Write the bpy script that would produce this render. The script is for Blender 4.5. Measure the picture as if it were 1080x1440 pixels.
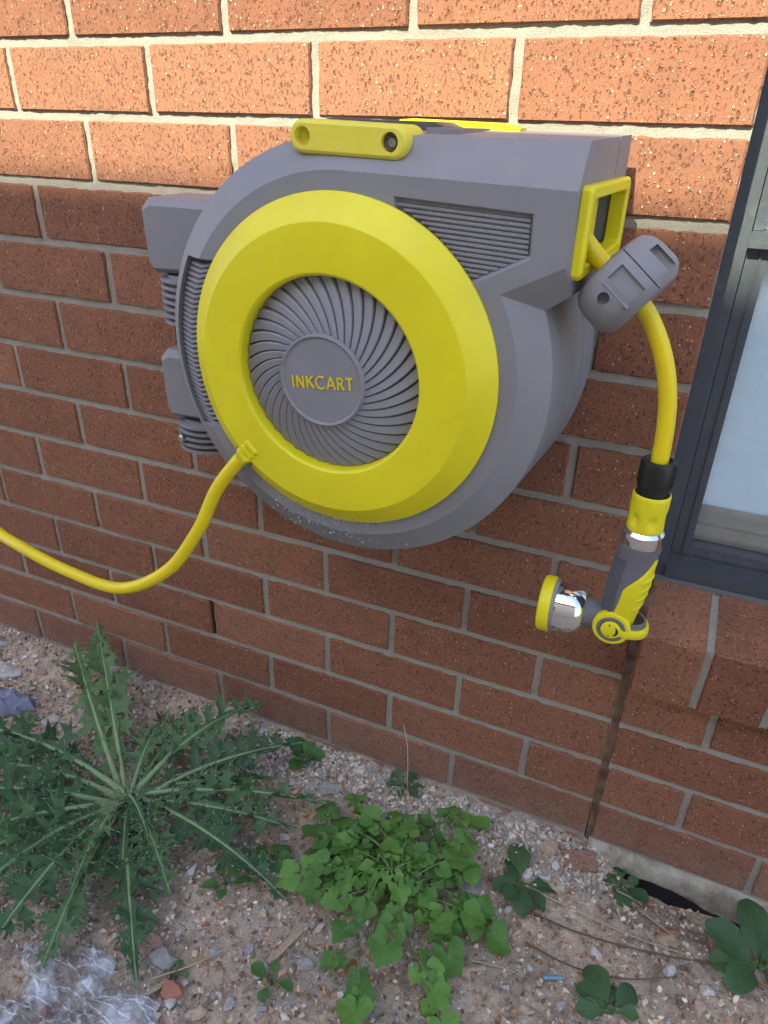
import bpy, bmesh, math, random
import numpy as np
from mathutils import Vector, Matrix, noise as mnoise
for o in list(bpy.data.objects): bpy.data.objects.remove(o)
scene = bpy.context.scene
COL = scene.collection
R = math.radians
PI = math.pi
rnd = random.Random(11)

# ------------------------------------------------------------------ camera
cam_d = bpy.data.cameras.new('camera'); cam = bpy.data.objects.new('camera', cam_d); COL.objects.link(cam)
cam_d.sensor_fit = 'HORIZONTAL'; cam_d.sensor_width = 36.0; cam_d.lens = 36.0 * 998.9 / 1080.0
cam_d.clip_start = 0.02; cam_d.clip_end = 500
yaw, pit, rol = -0.403183, -0.501489, 0.0249446
fw = Vector((math.sin(yaw)*math.cos(pit), math.cos(yaw)*math.cos(pit), math.sin(pit)))
r0 = Vector((math.cos(yaw), -math.sin(yaw), 0)); u0 = r0.cross(fw)
rt = r0*math.cos(rol) + u0*math.sin(rol); up = -r0*math.sin(rol) + u0*math.cos(rol)
mw = Matrix((rt, up, -fw)).transposed().to_4x4(); mw.translation = (1.18567, -0.85269, 1.04916)
cam.matrix_world = mw
scene.camera = cam
scene.render.resolution_x, scene.render.resolution_y = 768, 1024

# ------------------------------------------------------------------ light
SUN_EL, SUN_AZ = R(42), R(190)           # azimuth clockwise from +Y
world = bpy.data.worlds.new('World'); scene.world = world; world.use_nodes = True
wn = world.node_tree
sky = wn.nodes.new('ShaderNodeTexSky'); sky.sky_type = 'NISHITA'; sky.sun_disc = False
sky.sun_elevation = SUN_EL; sky.sun_rotation = SUN_AZ; sky.air_density = 1.0; sky.dust_density = 1.5; sky.ozone_density = 1.0
bg = wn.nodes['Background']; bg.inputs['Strength'].default_value = 0.15
wn.links.new(sky.outputs[0], bg.inputs[0])
sd = Vector((math.sin(SUN_AZ)*math.cos(SUN_EL), math.cos(SUN_AZ)*math.cos(SUN_EL), math.sin(SUN_EL)))
sun_d = bpy.data.lights.new('sun', 'SUN'); sun_d.energy = 3.4; sun_d.angle = R(0.7); sun_d.color = (1.0, 0.98, 0.72)
sun = bpy.data.objects.new('sun', sun_d); COL.objects.link(sun)
sun.rotation_euler = sd.to_track_quat('Z', 'Y').to_euler(); sun.location = (0, -6, 6)
scene.view_settings.view_transform = 'Standard'; scene.view_settings.look = 'None'
scene.view_settings.gamma = 1.0; scene.view_settings.use_curve_mapping = False
scene.view_settings.exposure = 1.75
scene.render.engine = 'CYCLES'
scene.cycles.max_bounces = 8; scene.cycles.diffuse_bounces = 4; scene.cycles.glossy_bounces = 4
scene.cycles.transparent_max_bounces = 12; scene.cycles.use_denoising = True

# ------------------------------------------------------------------ helpers
class MB:
    def __init__(s): s.v = []; s.f = []
    def add(s, vs, fs):
        b = len(s.v); s.v += [tuple(v) for v in vs]; s.f += [tuple(i+b for i in f) for f in fs]; return b
    def box(s, x0, x1, y0, y1, z0, z1):
        s.add([(x0,y0,z0),(x1,y0,z0),(x1,y1,z0),(x0,y1,z0),(x0,y0,z1),(x1,y0,z1),(x1,y1,z1),(x0,y1,z1)],
              [(0,3,2,1),(4,5,6,7),(0,1,5,4),(1,2,6,5),(2,3,7,6),(3,0,4,7)])
    def rings(s, rings, close=True, cap0=True, cap1=True):
        n = len(rings[0]); b = len(s.v)
        for r in rings: s.v += [tuple(p) for p in r]
        for i in range(len(rings)-1):
            for j in range(n if close else n-1):
                k = (j+1) % n
                s.f.append((b+i*n+j, b+i*n+k, b+(i+1)*n+k, b+(i+1)*n+j))
        if cap0: s.f.append(tuple(b+j for j in range(n))[::-1])
        if cap1: s.f.append(tuple(b+(len(rings)-1)*n+j for j in range(n)))
    def lathe(s, o, axis, prof, n=48, ref=None, a0=0.0, a1=2*PI, cap0=False, cap1=False):
        """prof: list of (radius, distance along axis)"""
        o = Vector(o); a = Vector(axis).normalized()
        e1 = Vector(ref) if ref is not None else (Vector((0,0,1)) if abs(a.z) < .9 else Vector((1,0,0)))
        e1 = (e1 - a*e1.dot(a)).normalized(); e2 = a.cross(e1)
        full = abs(a1-a0) > 6.28
        m = n if full else n+1
        rs = [[o + a*d + (e1*math.cos(a0+(a1-a0)*j/n) + e2*math.sin(a0+(a1-a0)*j/n))*r for j in range(m)] for r, d in prof]
        s.rings(rs, full, cap0, cap1)
    def tube(s, pts, rad, n=14, caps=True):
        pts = [Vector(p) for p in pts]; rad = rad if isinstance(rad, (list, tuple)) else [rad]*len(pts)
        t = [(pts[min(i+1, len(pts)-1)] - pts[max(i-1, 0)]).normalized() for i in range(len(pts))]
        e = Vector((0,0,1)) if abs(t[0].z) < .8 else Vector((1,0,0))
        rs = []
        for i, p in enumerate(pts):
            e = (e - t[i]*e.dot(t[i])).normalized(); f = t[i].cross(e)
            rs.append([p + (e*math.cos(2*PI*j/n) + f*math.sin(2*PI*j/n))*rad[i] for j in range(n)])
        s.rings(rs, True, caps, caps)
    def mesh(s, name, m=None, sharp=30):
        me = bpy.data.meshes.new(name); me.from_pydata(s.v, [], s.f)
        return finish(me, m, sharp)
def finish(me, m=None, sharp=30):
    bm = bmesh.new(); bm.from_mesh(me)
    bmesh.ops.recalc_face_normals(bm, faces=bm.faces)
    for f in bm.faces: f.smooth = sharp > 0
    if sharp > 0:
        for e in bm.edges:
            if len(e.link_faces) == 2: e.smooth = e.calc_face_angle(0) < R(sharp)
    bm.to_mesh(me); bm.free()
    if m is not None and not me.materials: me.materials.append(m)
    return me
def link(name, me, parent=None, loc=None, mat_inv=True):
    o = bpy.data.objects.new(name, me); COL.objects.link(o)
    if loc is not None: o.location = loc
    if parent is not None:
        o.parent = parent
        if parent.type == 'EMPTY': o.matrix_parent_inverse = Matrix.Translation(-Vector(parent.location))
    return o
def obj(name, mb, m=None, parent=None, sharp=30, kind=None):
    o = link(name, mb.mesh(name, m, sharp) if isinstance(mb, MB) else mb, parent)
    if kind: o['kind'] = kind
    return o
def thing(name, label, cat, loc=(0,0,0), group=None):
    o = bpy.data.objects.new(name, None); COL.objects.link(o); o.location = loc; o.empty_display_size = .05
    return tag(o, label, cat, group)
def tag(o, label, cat, group=None):
    o['label'] = label; o['category'] = cat
    if group: o['group'] = group
    return o
def boolean(me, cutters, op='DIFFERENCE'):
    """cutters: list of MB; returns the new mesh"""
    o = bpy.data.objects.new('work', me); COL.objects.link(o); tmp = []
    for c in cutters:
        co = bpy.data.objects.new('cut', c.mesh('cut', None, 0)); COL.objects.link(co); tmp.append(co)
        md = o.modifiers.new('b', 'BOOLEAN'); md.operation = op; md.object = co; md.solver = 'EXACT'
    dg = bpy.context.evaluated_depsgraph_get(); dg.update()
    out = bpy.data.meshes.new_from_object(o.evaluated_get(dg))
    for q in tmp + [o]: bpy.data.objects.remove(q)
    return out
def spline(pts, n=10):
    P = [Vector(p) for p in pts]; P = [P[0]*2-P[1]] + P + [P[-1]*2-P[-2]]; out = []
    for i in range(1, len(P)-2):
        a, b, c, d = P[i-1:i+3]
        for k in range(n):
            t = k/n
            out.append(.5*((2*b) + (c-a)*t + (2*a-5*b+4*c-d)*t*t + (3*b-a-3*c+d)*t**3))
    out.append(P[-2]); return out
def sm(x, a, b):
    t = min(1, max(0, (x-a)/(b-a))); return t*t*(3-2*t)

# ------------------------------------------------------------------ materials
class Mat:
    def __init__(s, name, col=(.5,.5,.5), rough=.5, spec=.5, metal=0.0):
        s.m = bpy.data.materials.new(name); s.m.use_nodes = True; s.t = s.m.node_tree
        s.b = s.t.nodes['Principled BSDF']; s.out = s.t.nodes['Material Output']
        s.set('Base Color', (*col, 1)); s.set('Roughness', rough); s.set('Specular IOR Level', spec); s.set('Metallic', metal)
    def set(s, k, v):
        if isinstance(v, bpy.types.NodeSocket): s.t.links.new(v, s.b.inputs[k])
        else: s.b.inputs[k].default_value = v
    def n(s, typ, ins=None, out=0, **props):
        nd = s.t.nodes.new('ShaderNode'+typ)
        for k, v in props.items(): setattr(nd, k, v)
        for k, v in (ins or {}).items():
            if isinstance(v, bpy.types.NodeSocket): s.t.links.new(v, nd.inputs[k])
            else: nd.inputs[k].default_value = v
        return nd.outputs[out]
    def pos(s): return s.n('NewGeometry', out='Position')
    def oc(s): return s.n('TexCoord', out='Object')
    def rand(s): return s.n('ObjectInfo', out='Random')
    def map(s, v, sc, loc=(0,0,0)): return s.n('Mapping', {'Vector': v, 'Scale': sc, 'Location': loc})
    def noise(s, v, scale, detail=3, rough=.55, out=0): return s.n('TexNoise', {'Vector': v, 'Scale': scale, 'Detail': detail, 'Roughness': rough}, out=out)
    def ramp(s, f, *stops):
        nd = s.t.nodes.new('ShaderNodeValToRGB'); cr = nd.color_ramp
        while len(cr.elements) < len(stops): cr.elements.new(.5)
        for e, (p, c) in zip(cr.elements, stops): e.position = p; e.color = (*c, 1) if isinstance(c, tuple) else (c, c, c, 1)
        s.t.links.new(f, nd.inputs[0]); return nd.outputs[0]
    def mr(s, f, a, b, c=0.0, d=1.0): return s.n('MapRange', {0: f, 1: a, 2: b, 3: c, 4: d})
    def mth(s, op, a, b=0.0, c=False): return s.n('Math', {0: a, 1: b}, operation=op, use_clamp=c)
    def mix(s, f, a, b, mode='MIX'):
        nd = s.t.nodes.new('ShaderNodeMix'); nd.data_type = 'RGBA'; nd.blend_type = mode
        for i, v in ((0, f), (6, a), (7, b)):
            if isinstance(v, bpy.types.NodeSocket): s.t.links.new(v, nd.inputs[i])
            else: nd.inputs[i].default_value = (*v, 1) if isinstance(v, tuple) else v
        return nd.outputs[2]
    def bump(s, h, dist, strength=1.0, normal=None):
        ins = {'Height': h, 'Distance': dist, 'Strength': strength}
        if normal is not None: ins['Normal'] = normal
        o = s.n('Bump', ins); s.set('Normal', o); return o

def brick_mat(name, tint=(1,1,1)):
    M = Mat(name, rough=.9, spec=.25); p = M.pos(); r = M.rand()
    base = M.ramp(r, (0, (.245,.107,.066)), (.5, (.290,.131,.080)), (1, (.325,.152,.094)))
    big = M.noise(p, 22, 4); base = M.mix(M.mr(big, .35, .7), base, M.mix(1.0, base, (1.22,1.15,1.1), 'MULTIPLY'))
    fine = M.noise(p, 900, 3); base = M.mix(M.mr(fine, .3, .7, 0, .5), base, M.mix(1.0, base, (.6,.55,.5), 'MULTIPLY'))
    # drag-textured pits, longer upright than wide
    wrp = M.n('VectorMath', {0: p, 1: M.n('VectorMath', {0: M.noise(p, 330, 2, .6, 1), 1: (.006,.006,.006)}, operation='MULTIPLY')}, operation='ADD')
    def cells(vec, sc, thr, r0, r1):
        v_ = M.t.nodes.new('ShaderNodeTexVoronoi'); v_.inputs['Scale'].default_value = sc; M.t.links.new(vec, v_.inputs['Vector'])
        return M.mth('MULTIPLY', M.mth('GREATER_THAN', M.n('SeparateColor', {0: v_.outputs['Color']}), thr), M.mr(v_.outputs['Distance'], r0, r1, 1, 0))
    pit = M.mth('MULTIPLY', cells(M.map(wrp, (1,1,.6), (4,2,9)), 340, .74, .22, .44), .85)
    pit2 = cells(M.map(wrp, (1,1,.5), (1,7,3)), 200, .88, .16, .34)
    pn = M.noise(M.map(p, (1,1,.5)), 430, 3, .65); pit = M.mth('MAXIMUM', pit, M.mr(pn, .33, .42, .35, 0))
    pits = M.mth('MAXIMUM', pit, pit2)
    base = M.mix(M.mth('MULTIPLY', pits, .48), base, (.075,.034,.024))
    # pale grit
    vd = M.t.nodes.new('ShaderNodeTexVoronoi'); vd.inputs['Scale'].default_value = 165; M.t.links.new(M.map(p, (1,1,.8)), vd.inputs['Vector'])
    sep = M.n('SeparateColor', {0: vd.outputs['Color']})
    on = M.mth('GREATER_THAN', sep, .80)
    warped = M.mth('ADD', vd.outputs['Distance'], M.mr(M.noise(p, 600, 1), 0, 1, -.14, .14))
    sp = M.mth('MULTIPLY', on, M.mr(warped, .16, .24, 1, 0))
    vd2 = M.t.nodes.new('ShaderNodeTexVoronoi'); vd2.inputs['Scale'].default_value = 340; M.t.links.new(M.map(p, (1,1,.85), (2,5,3)), vd2.inputs['Vector'])
    on2 = M.mth('GREATER_THAN', M.n('SeparateColor', {0: vd2.outputs['Color']}), .86)
    sp = M.mth('MAXIMUM', sp, M.mth('MULTIPLY', on2, M.mr(vd2.outputs['Distance'], .22, .36, .9, 0)))
    base = M.mix(M.mth('MULTIPLY', sp, .85), base, (.62,.45,.31))
    # soil splash on the lowest course
    z = M.n('SeparateXYZ', {0: p}, out=2)
    d = M.mth('MULTIPLY', M.mr(z, .13, .01), M.mr(M.noise(p, 30, 4), .3, .65, .25, 1))
    base = M.mix(M.mth('MULTIPLY', d, .55), base, (.36,.26,.20))
    base = M.mix(1.0, base, tint, 'MULTIPLY')
    M.set('Base Color', base)
    h = M.mth('ADD', M.mth('MULTIPLY', pits, -1.0), M.mth('ADD', M.mth('MULTIPLY', sp, .5), M.mth('MULTIPLY', fine, .35)))
    M.bump(h, .0021, 1.0)
    return M.m
BRICK = brick_mat('brick_clay')
def mortar_mat():
    M = Mat('mortar', rough=.95, spec=.2); p = M.pos()
    n = M.noise(p, 700, 4, .7); b = M.noise(p, 30, 3)
    c = M.ramp(n, (.3, (.28,.258,.222)), (.5, (.40,.378,.33)), (.7, (.48,.455,.40)))
    c = M.mix(M.mr(b, .4, .7, 0, .35), c, (.33,.27,.22))
    M.set('Base Color', c); M.bump(n, .002, 1.0); return M.m
MORTAR = mortar_mat()
def plastic(name, col, rough=.42, spec=.45, bev=.0012, grain=.25):
    M = Mat(name, col, rough, spec); p = M.oc()
    n = M.noise(p, 1600, 2)
    big = M.noise(p, 14, 4)
    M.set('Base Color', M.mix(M.mr(M.noise(p, 55, 6, .7), .55, .75, 0, .05 if col[0] > .5 else .14), M.mix(M.mr(big, .35, .7, 0, .8), col, tuple(c*.88 for c in col)), (.30,.28,.25)))
    M.set('Roughness', M.mr(M.noise(p, 40, 4), .3, .7, rough-.05, rough+.09))
    if bev:
        bn = M.t.nodes.new('ShaderNodeBevel'); bn.samples = 4; bn.inputs['Radius'].default_value = bev
        M.bump(n, .00012, grain, bn.outputs[0])
    else: M.bump(n, .00012, grain)
    return M.m
GREY = plastic('grey_plastic', (.245,.240,.262), .5)
GREYF = plastic('grey_plastic_crisp', (.245,.240,.262), .45, .5, 0)
YELF = plastic('yellow_plastic_crisp', (.80,.70,.012), .40, .5, 0)
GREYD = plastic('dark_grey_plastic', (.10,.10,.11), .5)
YEL = plastic('yellow_plastic', (.80,.70,.012), .40)
YEL2 = plastic('sky_paled_yellow_plastic', (.78,.68,.07), .48)  # same yellow for the handle, with the sky's pale reflection put into the colour
HOSE = plastic('hose_yellow', (.86,.66,.008), .36, .5, 0, .5)
BLK = plastic('black_plastic', (.014,.014,.015), .45, .5, 0)
SLEEVEF = plastic('ribbed_grey_grip', (.13,.13,.145), .55, .45, 0)
SLEEVE = plastic('soft_grey_grip', (.15,.15,.165), .6)
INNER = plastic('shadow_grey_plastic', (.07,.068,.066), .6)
CHROME = Mat('chrome', (.86,.86,.88), .045, .5, 1.0).m
SCREW = Mat('screw_steel', (.55,.54,.52), .3, .5, 1.0).m
LETTER = plastic('letter_gold', (.72,.58,.03), .4, .5, 0)
def frame_mat():
    M = Mat('grey_powder_coat', (.070,.080,.095), .38, .5); p = M.pos()
    M.set('Base Color', M.mix(M.mr(M.noise(p, 60, 5, .7), .52, .72, 0, .35), (.066,.077,.092), (.16,.16,.16)))
    M.set('Roughness', M.mr(M.noise(p, 200, 3), .3, .7, .3, .5)); return M.m
FRAME = frame_mat()
GASKET = Mat('grey_gasket', (.16,.16,.155), .7, .3).m

# ------------------------------------------------------------------ brick wall
wall = thing('brick_wall', 'red brick house wall with pale mortar behind the hose reel', 'wall', (.5, 0, 0))
CH = .086
def course(k): return 1.22 - k*CH           # z of bed joint k
def brick_mesh(w, h, seed, d=.11):
    rg = random.Random(seed); nx = max(4, int(w/.012)); nz = 6; mb = MB()
    xs = [-w/2, -w/2+.0022] + [-w/2 + w*i/nx for i in range(1, nx)] + [w/2-.0022, w/2]
    zs = [-h/2, -h/2+.0022] + [-h/2 + h*i/nz for i in range(1, nz)] + [h/2-.0022, h/2]
    V = []
    for zi, z in enumerate(zs):
        for xi, x in enumerate(xs):
            ex = xi in (0, len(xs)-1); ez = zi in (0, len(zs)-1)
            y = (.0022 if (ex or ez) else 0) + rg.uniform(-.0003, .0005)
            chip = .0026*max(0, rg.gauss(0, .6)) if (ex or ez) else 0
            sx = -math.copysign(chip*.5, x) if ex else 0; sz = -math.copysign(chip*.5 + rg.uniform(0, .0006), z) if ez else 0
            V.append((x+sx, y+chip, z+sz))
    W = len(xs); F = [(i*W+j, i*W+j+1, (i+1)*W+j+1, (i+1)*W+j) for i in range(len(zs)-1) for j in range(W-1)]
    per = [j for j in range(W)] + [i*W+W-1 for i in range(1, len(zs))] + [(len(zs)-1)*W+j for j in range(W-2, -1, -1)] + [i*W for i in range(len(zs)-2, 0, -1)]
    b = len(V); V += [(V[i][0], d, V[i][2]) for i in per]
    n = len(per); F += [(per[(q+1)%n], per[q], b+q, b+(q+1)%n) for q in range(n)] + [tuple(range(b, b+n))]
    mb.add(V, F); return mb.mesh('brick', BRICK, 28)
FULL = [brick_mesh(.230, .0758, 100+i) for i in range(6)]
HALF = [brick_mesh(.112, .0758, 200+i) for i in range(3)]
FULLJ = [brick_mesh(.2318, .0758, 300+i) for i in range(3)]
RB = random.Random(5)
spare = MB()
def put_brick(xc, k, meshes, keep):
    zc = course(k) - CH/2 + RB.uniform(-.0006, .0006); yy = RB.uniform(-.0012, .0012)
    if keep:
        o = link('brick', RB.choice(meshes), wall, (xc, yy, zc)); o.rotation_euler = (0, RB.choice((0, 0, PI)) if False else RB.uniform(-.002, .002), RB.uniform(-.003, .003))
    else:
        me = meshes[0]; w = max(v.co.x for v in me.vertices)
        spare.box(xc-w, xc+w, yy, .11, zc-.0379, zc+.0379)
for k in range(-13, 16):
    odd = k % 2 == 0         # perpends of rows 0, 2, 4 ... fall on odd half bricks
    edges = [u for u in range(-15, 10) if (u % 2 == 1) == odd]
    for u in edges:
        x0 = u*.12; x1 = x0+.24
        keep = -2 <= k <= 14 and x1 > -.42
        if u == 9: put_brick((1.085+1.197)/2, k, HALF, keep)
        elif u == 8: put_brick((.965+1.197)/2, k, FULLJ, keep)
        else: put_brick(x0+.12, k, FULL, keep)
# below the window, right of the control joint
for k in range(10, 16):
    x = 1.209
    first = True
    while x < 3.2:
        w = .112 if (first and k % 2 == 0) else .230
        put_brick(x+w/2, k, HALF if w < .2 else FULL, k < 15 and x < 1.75); x += w+.010; first = False
for k in range(-13, 10):       # wall on the far side of the window
    x = 2.12 + (.12 if k % 2 else 0)
    if k % 2: put_brick(2.06+.115, k, HALF, False); 
    while x < 3.2: put_brick(x+.115, k, FULL, False); x += .24
o = obj('outer_brickwork', spare, BRICK, wall, 0, 'stuff')

def mortar_sheet(x0, x1, z0, z1, st, holes=(), fine=True):
    nx = int((x1-x0)/st)+1; nz = int((z1-z0)/st)+1
    V = []; F = []
    for i in range(nz+1):
        z = z0+(z1-z0)*i/nz
        for j in range(nx+1):
            x = x0+(x1-x0)*j/nx
            y = .0042 + .0016*mnoise.noise((x*160, z*160, 0)) + .0016*mnoise.noise((x*45, z*45, 9))
            V.append((x, y, z))
    for i in range(nz):
        for j in range(nx):
            cx = x0+(x1-x0)*(j+.5)/nx; cz = z0+(z1-z0)*(i+.5)/nz
            if any(a < cx < b and c < cz < d for a, b, c, d in holes): continue
            a = i*(nx+1)+j; F.append((a, a+1, a+nx+2, a+nx+1))
    mb = MB(); mb.v = V; mb.f = F; return mb
weep = (.4745, .4855, course(12)+.006, course(11)-.006)
holes = [weep]
mo = mortar_sheet(-.5, 1.197, -.02, 1.40, .005, holes)
for a, b, c, d in ((-2.0, -.5, -.2, 2.4), (-.5, 1.197, 1.40, 2.4), (-.5, 1.197, -.25, -.02), (2.05, 3.3, -.2, 2.4), (1.75, 2.05, -.1, .40)):
    mo.add([(a,.005,c),(b,.005,c),(b,.005,d),(a,.005,d)], [(0,1,2,3)])
m2 = mortar_sheet(1.209, 1.75, -.003, .372, .005); mo.add(m2.v, m2.f)
mo.box(1.1965, 1.1972, .0045, .11, -.02, 2.4)
obj('mortar', mo, MORTAR, wall, 60)
wb = MB(); wb.box(weep[0]-.004, weep[1]+.004, .07, .075, weep[2]-.01, weep[3]+.01)
obj('weep_hole', wb, Mat('dark_cavity', (.012,.010,.009), .95, .1).m, wall, 0)  # near-black plate behind the hole, cavity shade put into its colour
# sealant in the control joint
def sealant():
    M = Mat('brown_sealant', (.15,.10,.07), .55, .4); p = M.pos()
    n = M.noise(p, 45, 4); M.set('Base Color', M.mix(M.mr(n, .35, .65), (.10,.062,.042), (.22,.15,.10)))
    M.bump(M.noise(p, 120, 3), .002, .6); return M.m
sj = MB(); rs = []
for i in range(60):
    z = -.02 + .54*i/59; dx = .0016*mnoise.noise((0, 0, z*22)) + (.004*sm(z, .16, 0)); y = .0035+.003*mnoise.noise((5, 0, z*30))
    rs.append([(1.1930+dx, .013, z), (1.1960+dx, y+.0015, z), (1.203+dx, y+.003, z), (1.2100+dx, y+.001, z), (1.2130+dx, .013, z)])
sj.rings(rs, False, False, False)
obj('joint_sealant', sj, sealant(), wall, 60)
jb = MB(); jb.box(1.1900, 1.2160, .04, .05, -.1, .47); obj('joint_backing', jb, bpy.data.materials['dark_cavity'], wall, 0)
# house behind the outer leaf: closes the cavity; unseen room left open so sky backlights the blind
room = MB()
for bx in ((-2.2, 1.19, .12, .14, -.3, 2.45), (2.06, 3.4, .12, .14, -.3, 2.45), (1.19, 2.06, .16, .18, -.3, .47), 
           (.98, 1.0, .14, .9, .2, 2.0), (2.3, 2.32, .14, .9, .2, 2.0), (1.0, 2.3, .14, .9, .18, .2), (1.19, 2.06, .0, .18, 1.72, 2.45)):
    room.box(*bx)
obj('inner_lining', room, Mat('room_plaster', (.55,.55,.53), .9, .2).m, wall, 0)
# sloping sill of bricks on edge
SL = R(8)
def sill_mesh(seed):
    me = brick_mesh(.0765, .110, seed, .23); me.name = 'sill_brick'; return me
SILL = [sill_mesh(400+i) for i in range(4)]
sx = 1.2095
i = 0
sill_m = MB()
while sx < 2.05:
    o = link('sill_brick', SILL[i % 4], wall, (sx+.0383, 0, 0))
    o.rotation_euler = (SL, 0, RB.uniform(-.004, .004)); c = math.cos(SL); s = math.sin(SL)
    # top front edge near y=-.034, z=.467
    o.location = (sx+.0383, -.050 + .055*s + RB.uniform(-.001, .001), .478 - .055*c)
    sx += .0865; i += 1
c, s = math.cos(SL), math.sin(SL)
def sp(x, a, b):      # a along the sill depth, b up the front face
    return (x, -.050 + .055*s + a*c - b*s, .478-.055*c + a*s + b*c)
for q in range(10):
    xa = 1.2855+.0865*q; xb = xa+.0107; n = 24; RG = random.Random(q)
    rs = []
    for t in range(n+1):
        b = -.054+.1065*t/n; j = lambda: RG.uniform(-.0008, .0008)
        rs.append([sp(xa-.003, .006, b), sp(xa+.001, .0022+j(), b), sp((xa+xb)/2, .0035+j(), b), sp(xb-.001, .0022+j(), b), sp(xb+.003, .006, b)])
    for t in range(n+1):
        a = .003+.16*t/n; j = lambda: RG.uniform(-.0008, .0008)
        rs.append([sp(xa-.003, a, .050), sp(xa+.001, a, .0530+j()), sp((xa+xb)/2, a, .0518+j()), sp(xb-.001, a, .0530+j()), sp(xb+.003, a, .050)])
    sill_m.rings(rs, False, False, False)
obj('sill_mortar', sill_m, MORTAR, wall, 60)

# footing ledge below the bricks, right of the joint
def concrete():
    M = Mat('weathered_mortar_ledge', rough=.95, spec=.2); p = M.pos()
    n = M.noise(p, 40, 6, .7); f = M.noise(p, 500, 3)
    c = M.ramp(n, (.3, (.22,.185,.14)), (.5, (.42,.38,.30)), (.7, (.52,.48,.39)))
    M.set('Base Color', M.mix(M.mr(f, .35, .7, 0, .3), c, (.25,.20,.15))); M.bump(M.mth('ADD', n, M.mth('MULTIPLY', f, .4)), .004, .8); return M.m
fb = MB(); V = []; F = []; nx = 120
prof = [(.06, .0155), (.004, .0150), (-.006, .012), (-.0095, .003), (-.010, -.012), (-.010, -.030), (-.0085, -.20)]
for i in range(nx+1):
    x = 1.205 + 1.9*(i/nx)**1.5
    for j, (y, z) in enumerate(prof):
        e = .0035*mnoise.noise((x*35, z*40, 3)) + .004*mnoise.noise((x*9, z*9, 8))
        V.append((x, y + (e if j else 0), z + (e*.5 if 0 < j < 6 else 0)))
n = len(prof); F = [(i*n+j, i*n+j+1, (i+1)*n+j+1, (i+1)*n+j) for i in range(nx) for j in range(n-1)]
fb.add(V, F); obj('footing_ledge', fb, concrete(), wall, 60)

# ------------------------------------------------------------------ window
win = thing('window', 'dark grey aluminium window with pale blind beside the hose reel', 'window', (1.63, .1, .49))
W0, W1, WT = 1.1985, 2.055, 1.715
fr = MB()
fr.box(W0, 1.2215, .078, .15, .492, WT); fr.box(2.03, W1, .078, .15, .492, WT); fr.box(1.2215, 2.03, .078, .15, WT-.03, WT)
fr.box(1.2215, 2.03, .074, .15, .4975, .518); fr.box(1.2215, 2.03, .090, .15, .518, .532)
obj('frame', fr, FRAME, win, 30)
gk = MB(); gk.box(W0, W1, .066, .12, .490, .4968); obj('gasket', gk, GASKET, win, 30)
tr = MB(); tr.box(1.2215, 2.03, .080, .14, .9335, .9525); tr.box(1.2215, 2.03, .072, .0795, .936, .9405); obj('transom', tr, FRAME, win, 30)
SASHM = FRAME
sa = MB(); sa.box(1.2225, 1.2455, .087, .13, .533, .9325); sa.box(2.005, 2.029, .087, .13, .533, .9325)
sa.box(1.2455, 2.005, .0872, .13, .909, .9325); sa.box(1.2455, 2.005, .0872, .13, .533, .5465)
sa.box(1.2365, 1.2385, .0845, .0868, .533, .9325)
sash = obj('sash', sa, SASHM, win, 30)
us = MB(); us.box(1.2225, 1.2335, .087, .13, .953, WT-.03); obj('upper_bead', us, FRAME, win, 30)
def glass_mat():
    M = Mat('window_glass', (1,1,1), .02); t = M.t
    tr_ = M.n('BsdfTransparent', {'Color': (.95,.97,.97,1)}); p = M.pos()
    gl = M.n('BsdfGlossy', {'Color': (1,1,1,1), 'Roughness': .03})
    fz = M.n('LayerWeight', {'Blend': .35}, out='Fresnel')
    dust = M.n('BsdfDiffuse', {'Color': (.6,.6,.58,1)})
    a = M.n('MixShader', {0: M.mth('ADD', M.mth('MULTIPLY', fz, .8), .10, True), 1: tr_, 2: gl})
    dn = M.mr(M.noise(p, 180, 6, .75), .62, .75, .03, .22)
    b = M.n('MixShader', {0: dn, 1: a, 2: dust}); t.links.new(b, M.out.inputs[0]); return M.m
GLASS = glass_mat()
g = MB(); g.box(1.240, 2.01, .105, .109, .54, .915); obj('pane', g, GLASS, win, 0)
g = MB(); g.box(1.228, 2.03, .105, .109, .948, WT-.02); obj('pane', g, GLASS, win, 0)
bl = MB()
bl.box(1.21, 2.05, .1115, .1125, .602, 1.7)
BM = Mat('pale_blind', (.84,.88,.92), .7, .3)
BM.t.links.new(BM.n('MixShader', {0: .72, 1: BM.b.outputs[0], 2: BM.n('BsdfTranslucent', {'Color': (.90,.96,1.0,1)})}), BM.out.inputs[0])
obj('blind', bl, BM.m, win, 0)
ib = MB(); ib.box(1.21, 2.05, .1125, .15, .590, .6015); ib.box(1.21, 2.05, .118, .15, .570, .5885); ib.box(1.21, 2.05, .112, .15, .535, .5685)
obj('inner_sill', ib, Mat('white_inner_sill', (.72,.73,.73), .5, .4).m, win, 30)

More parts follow.
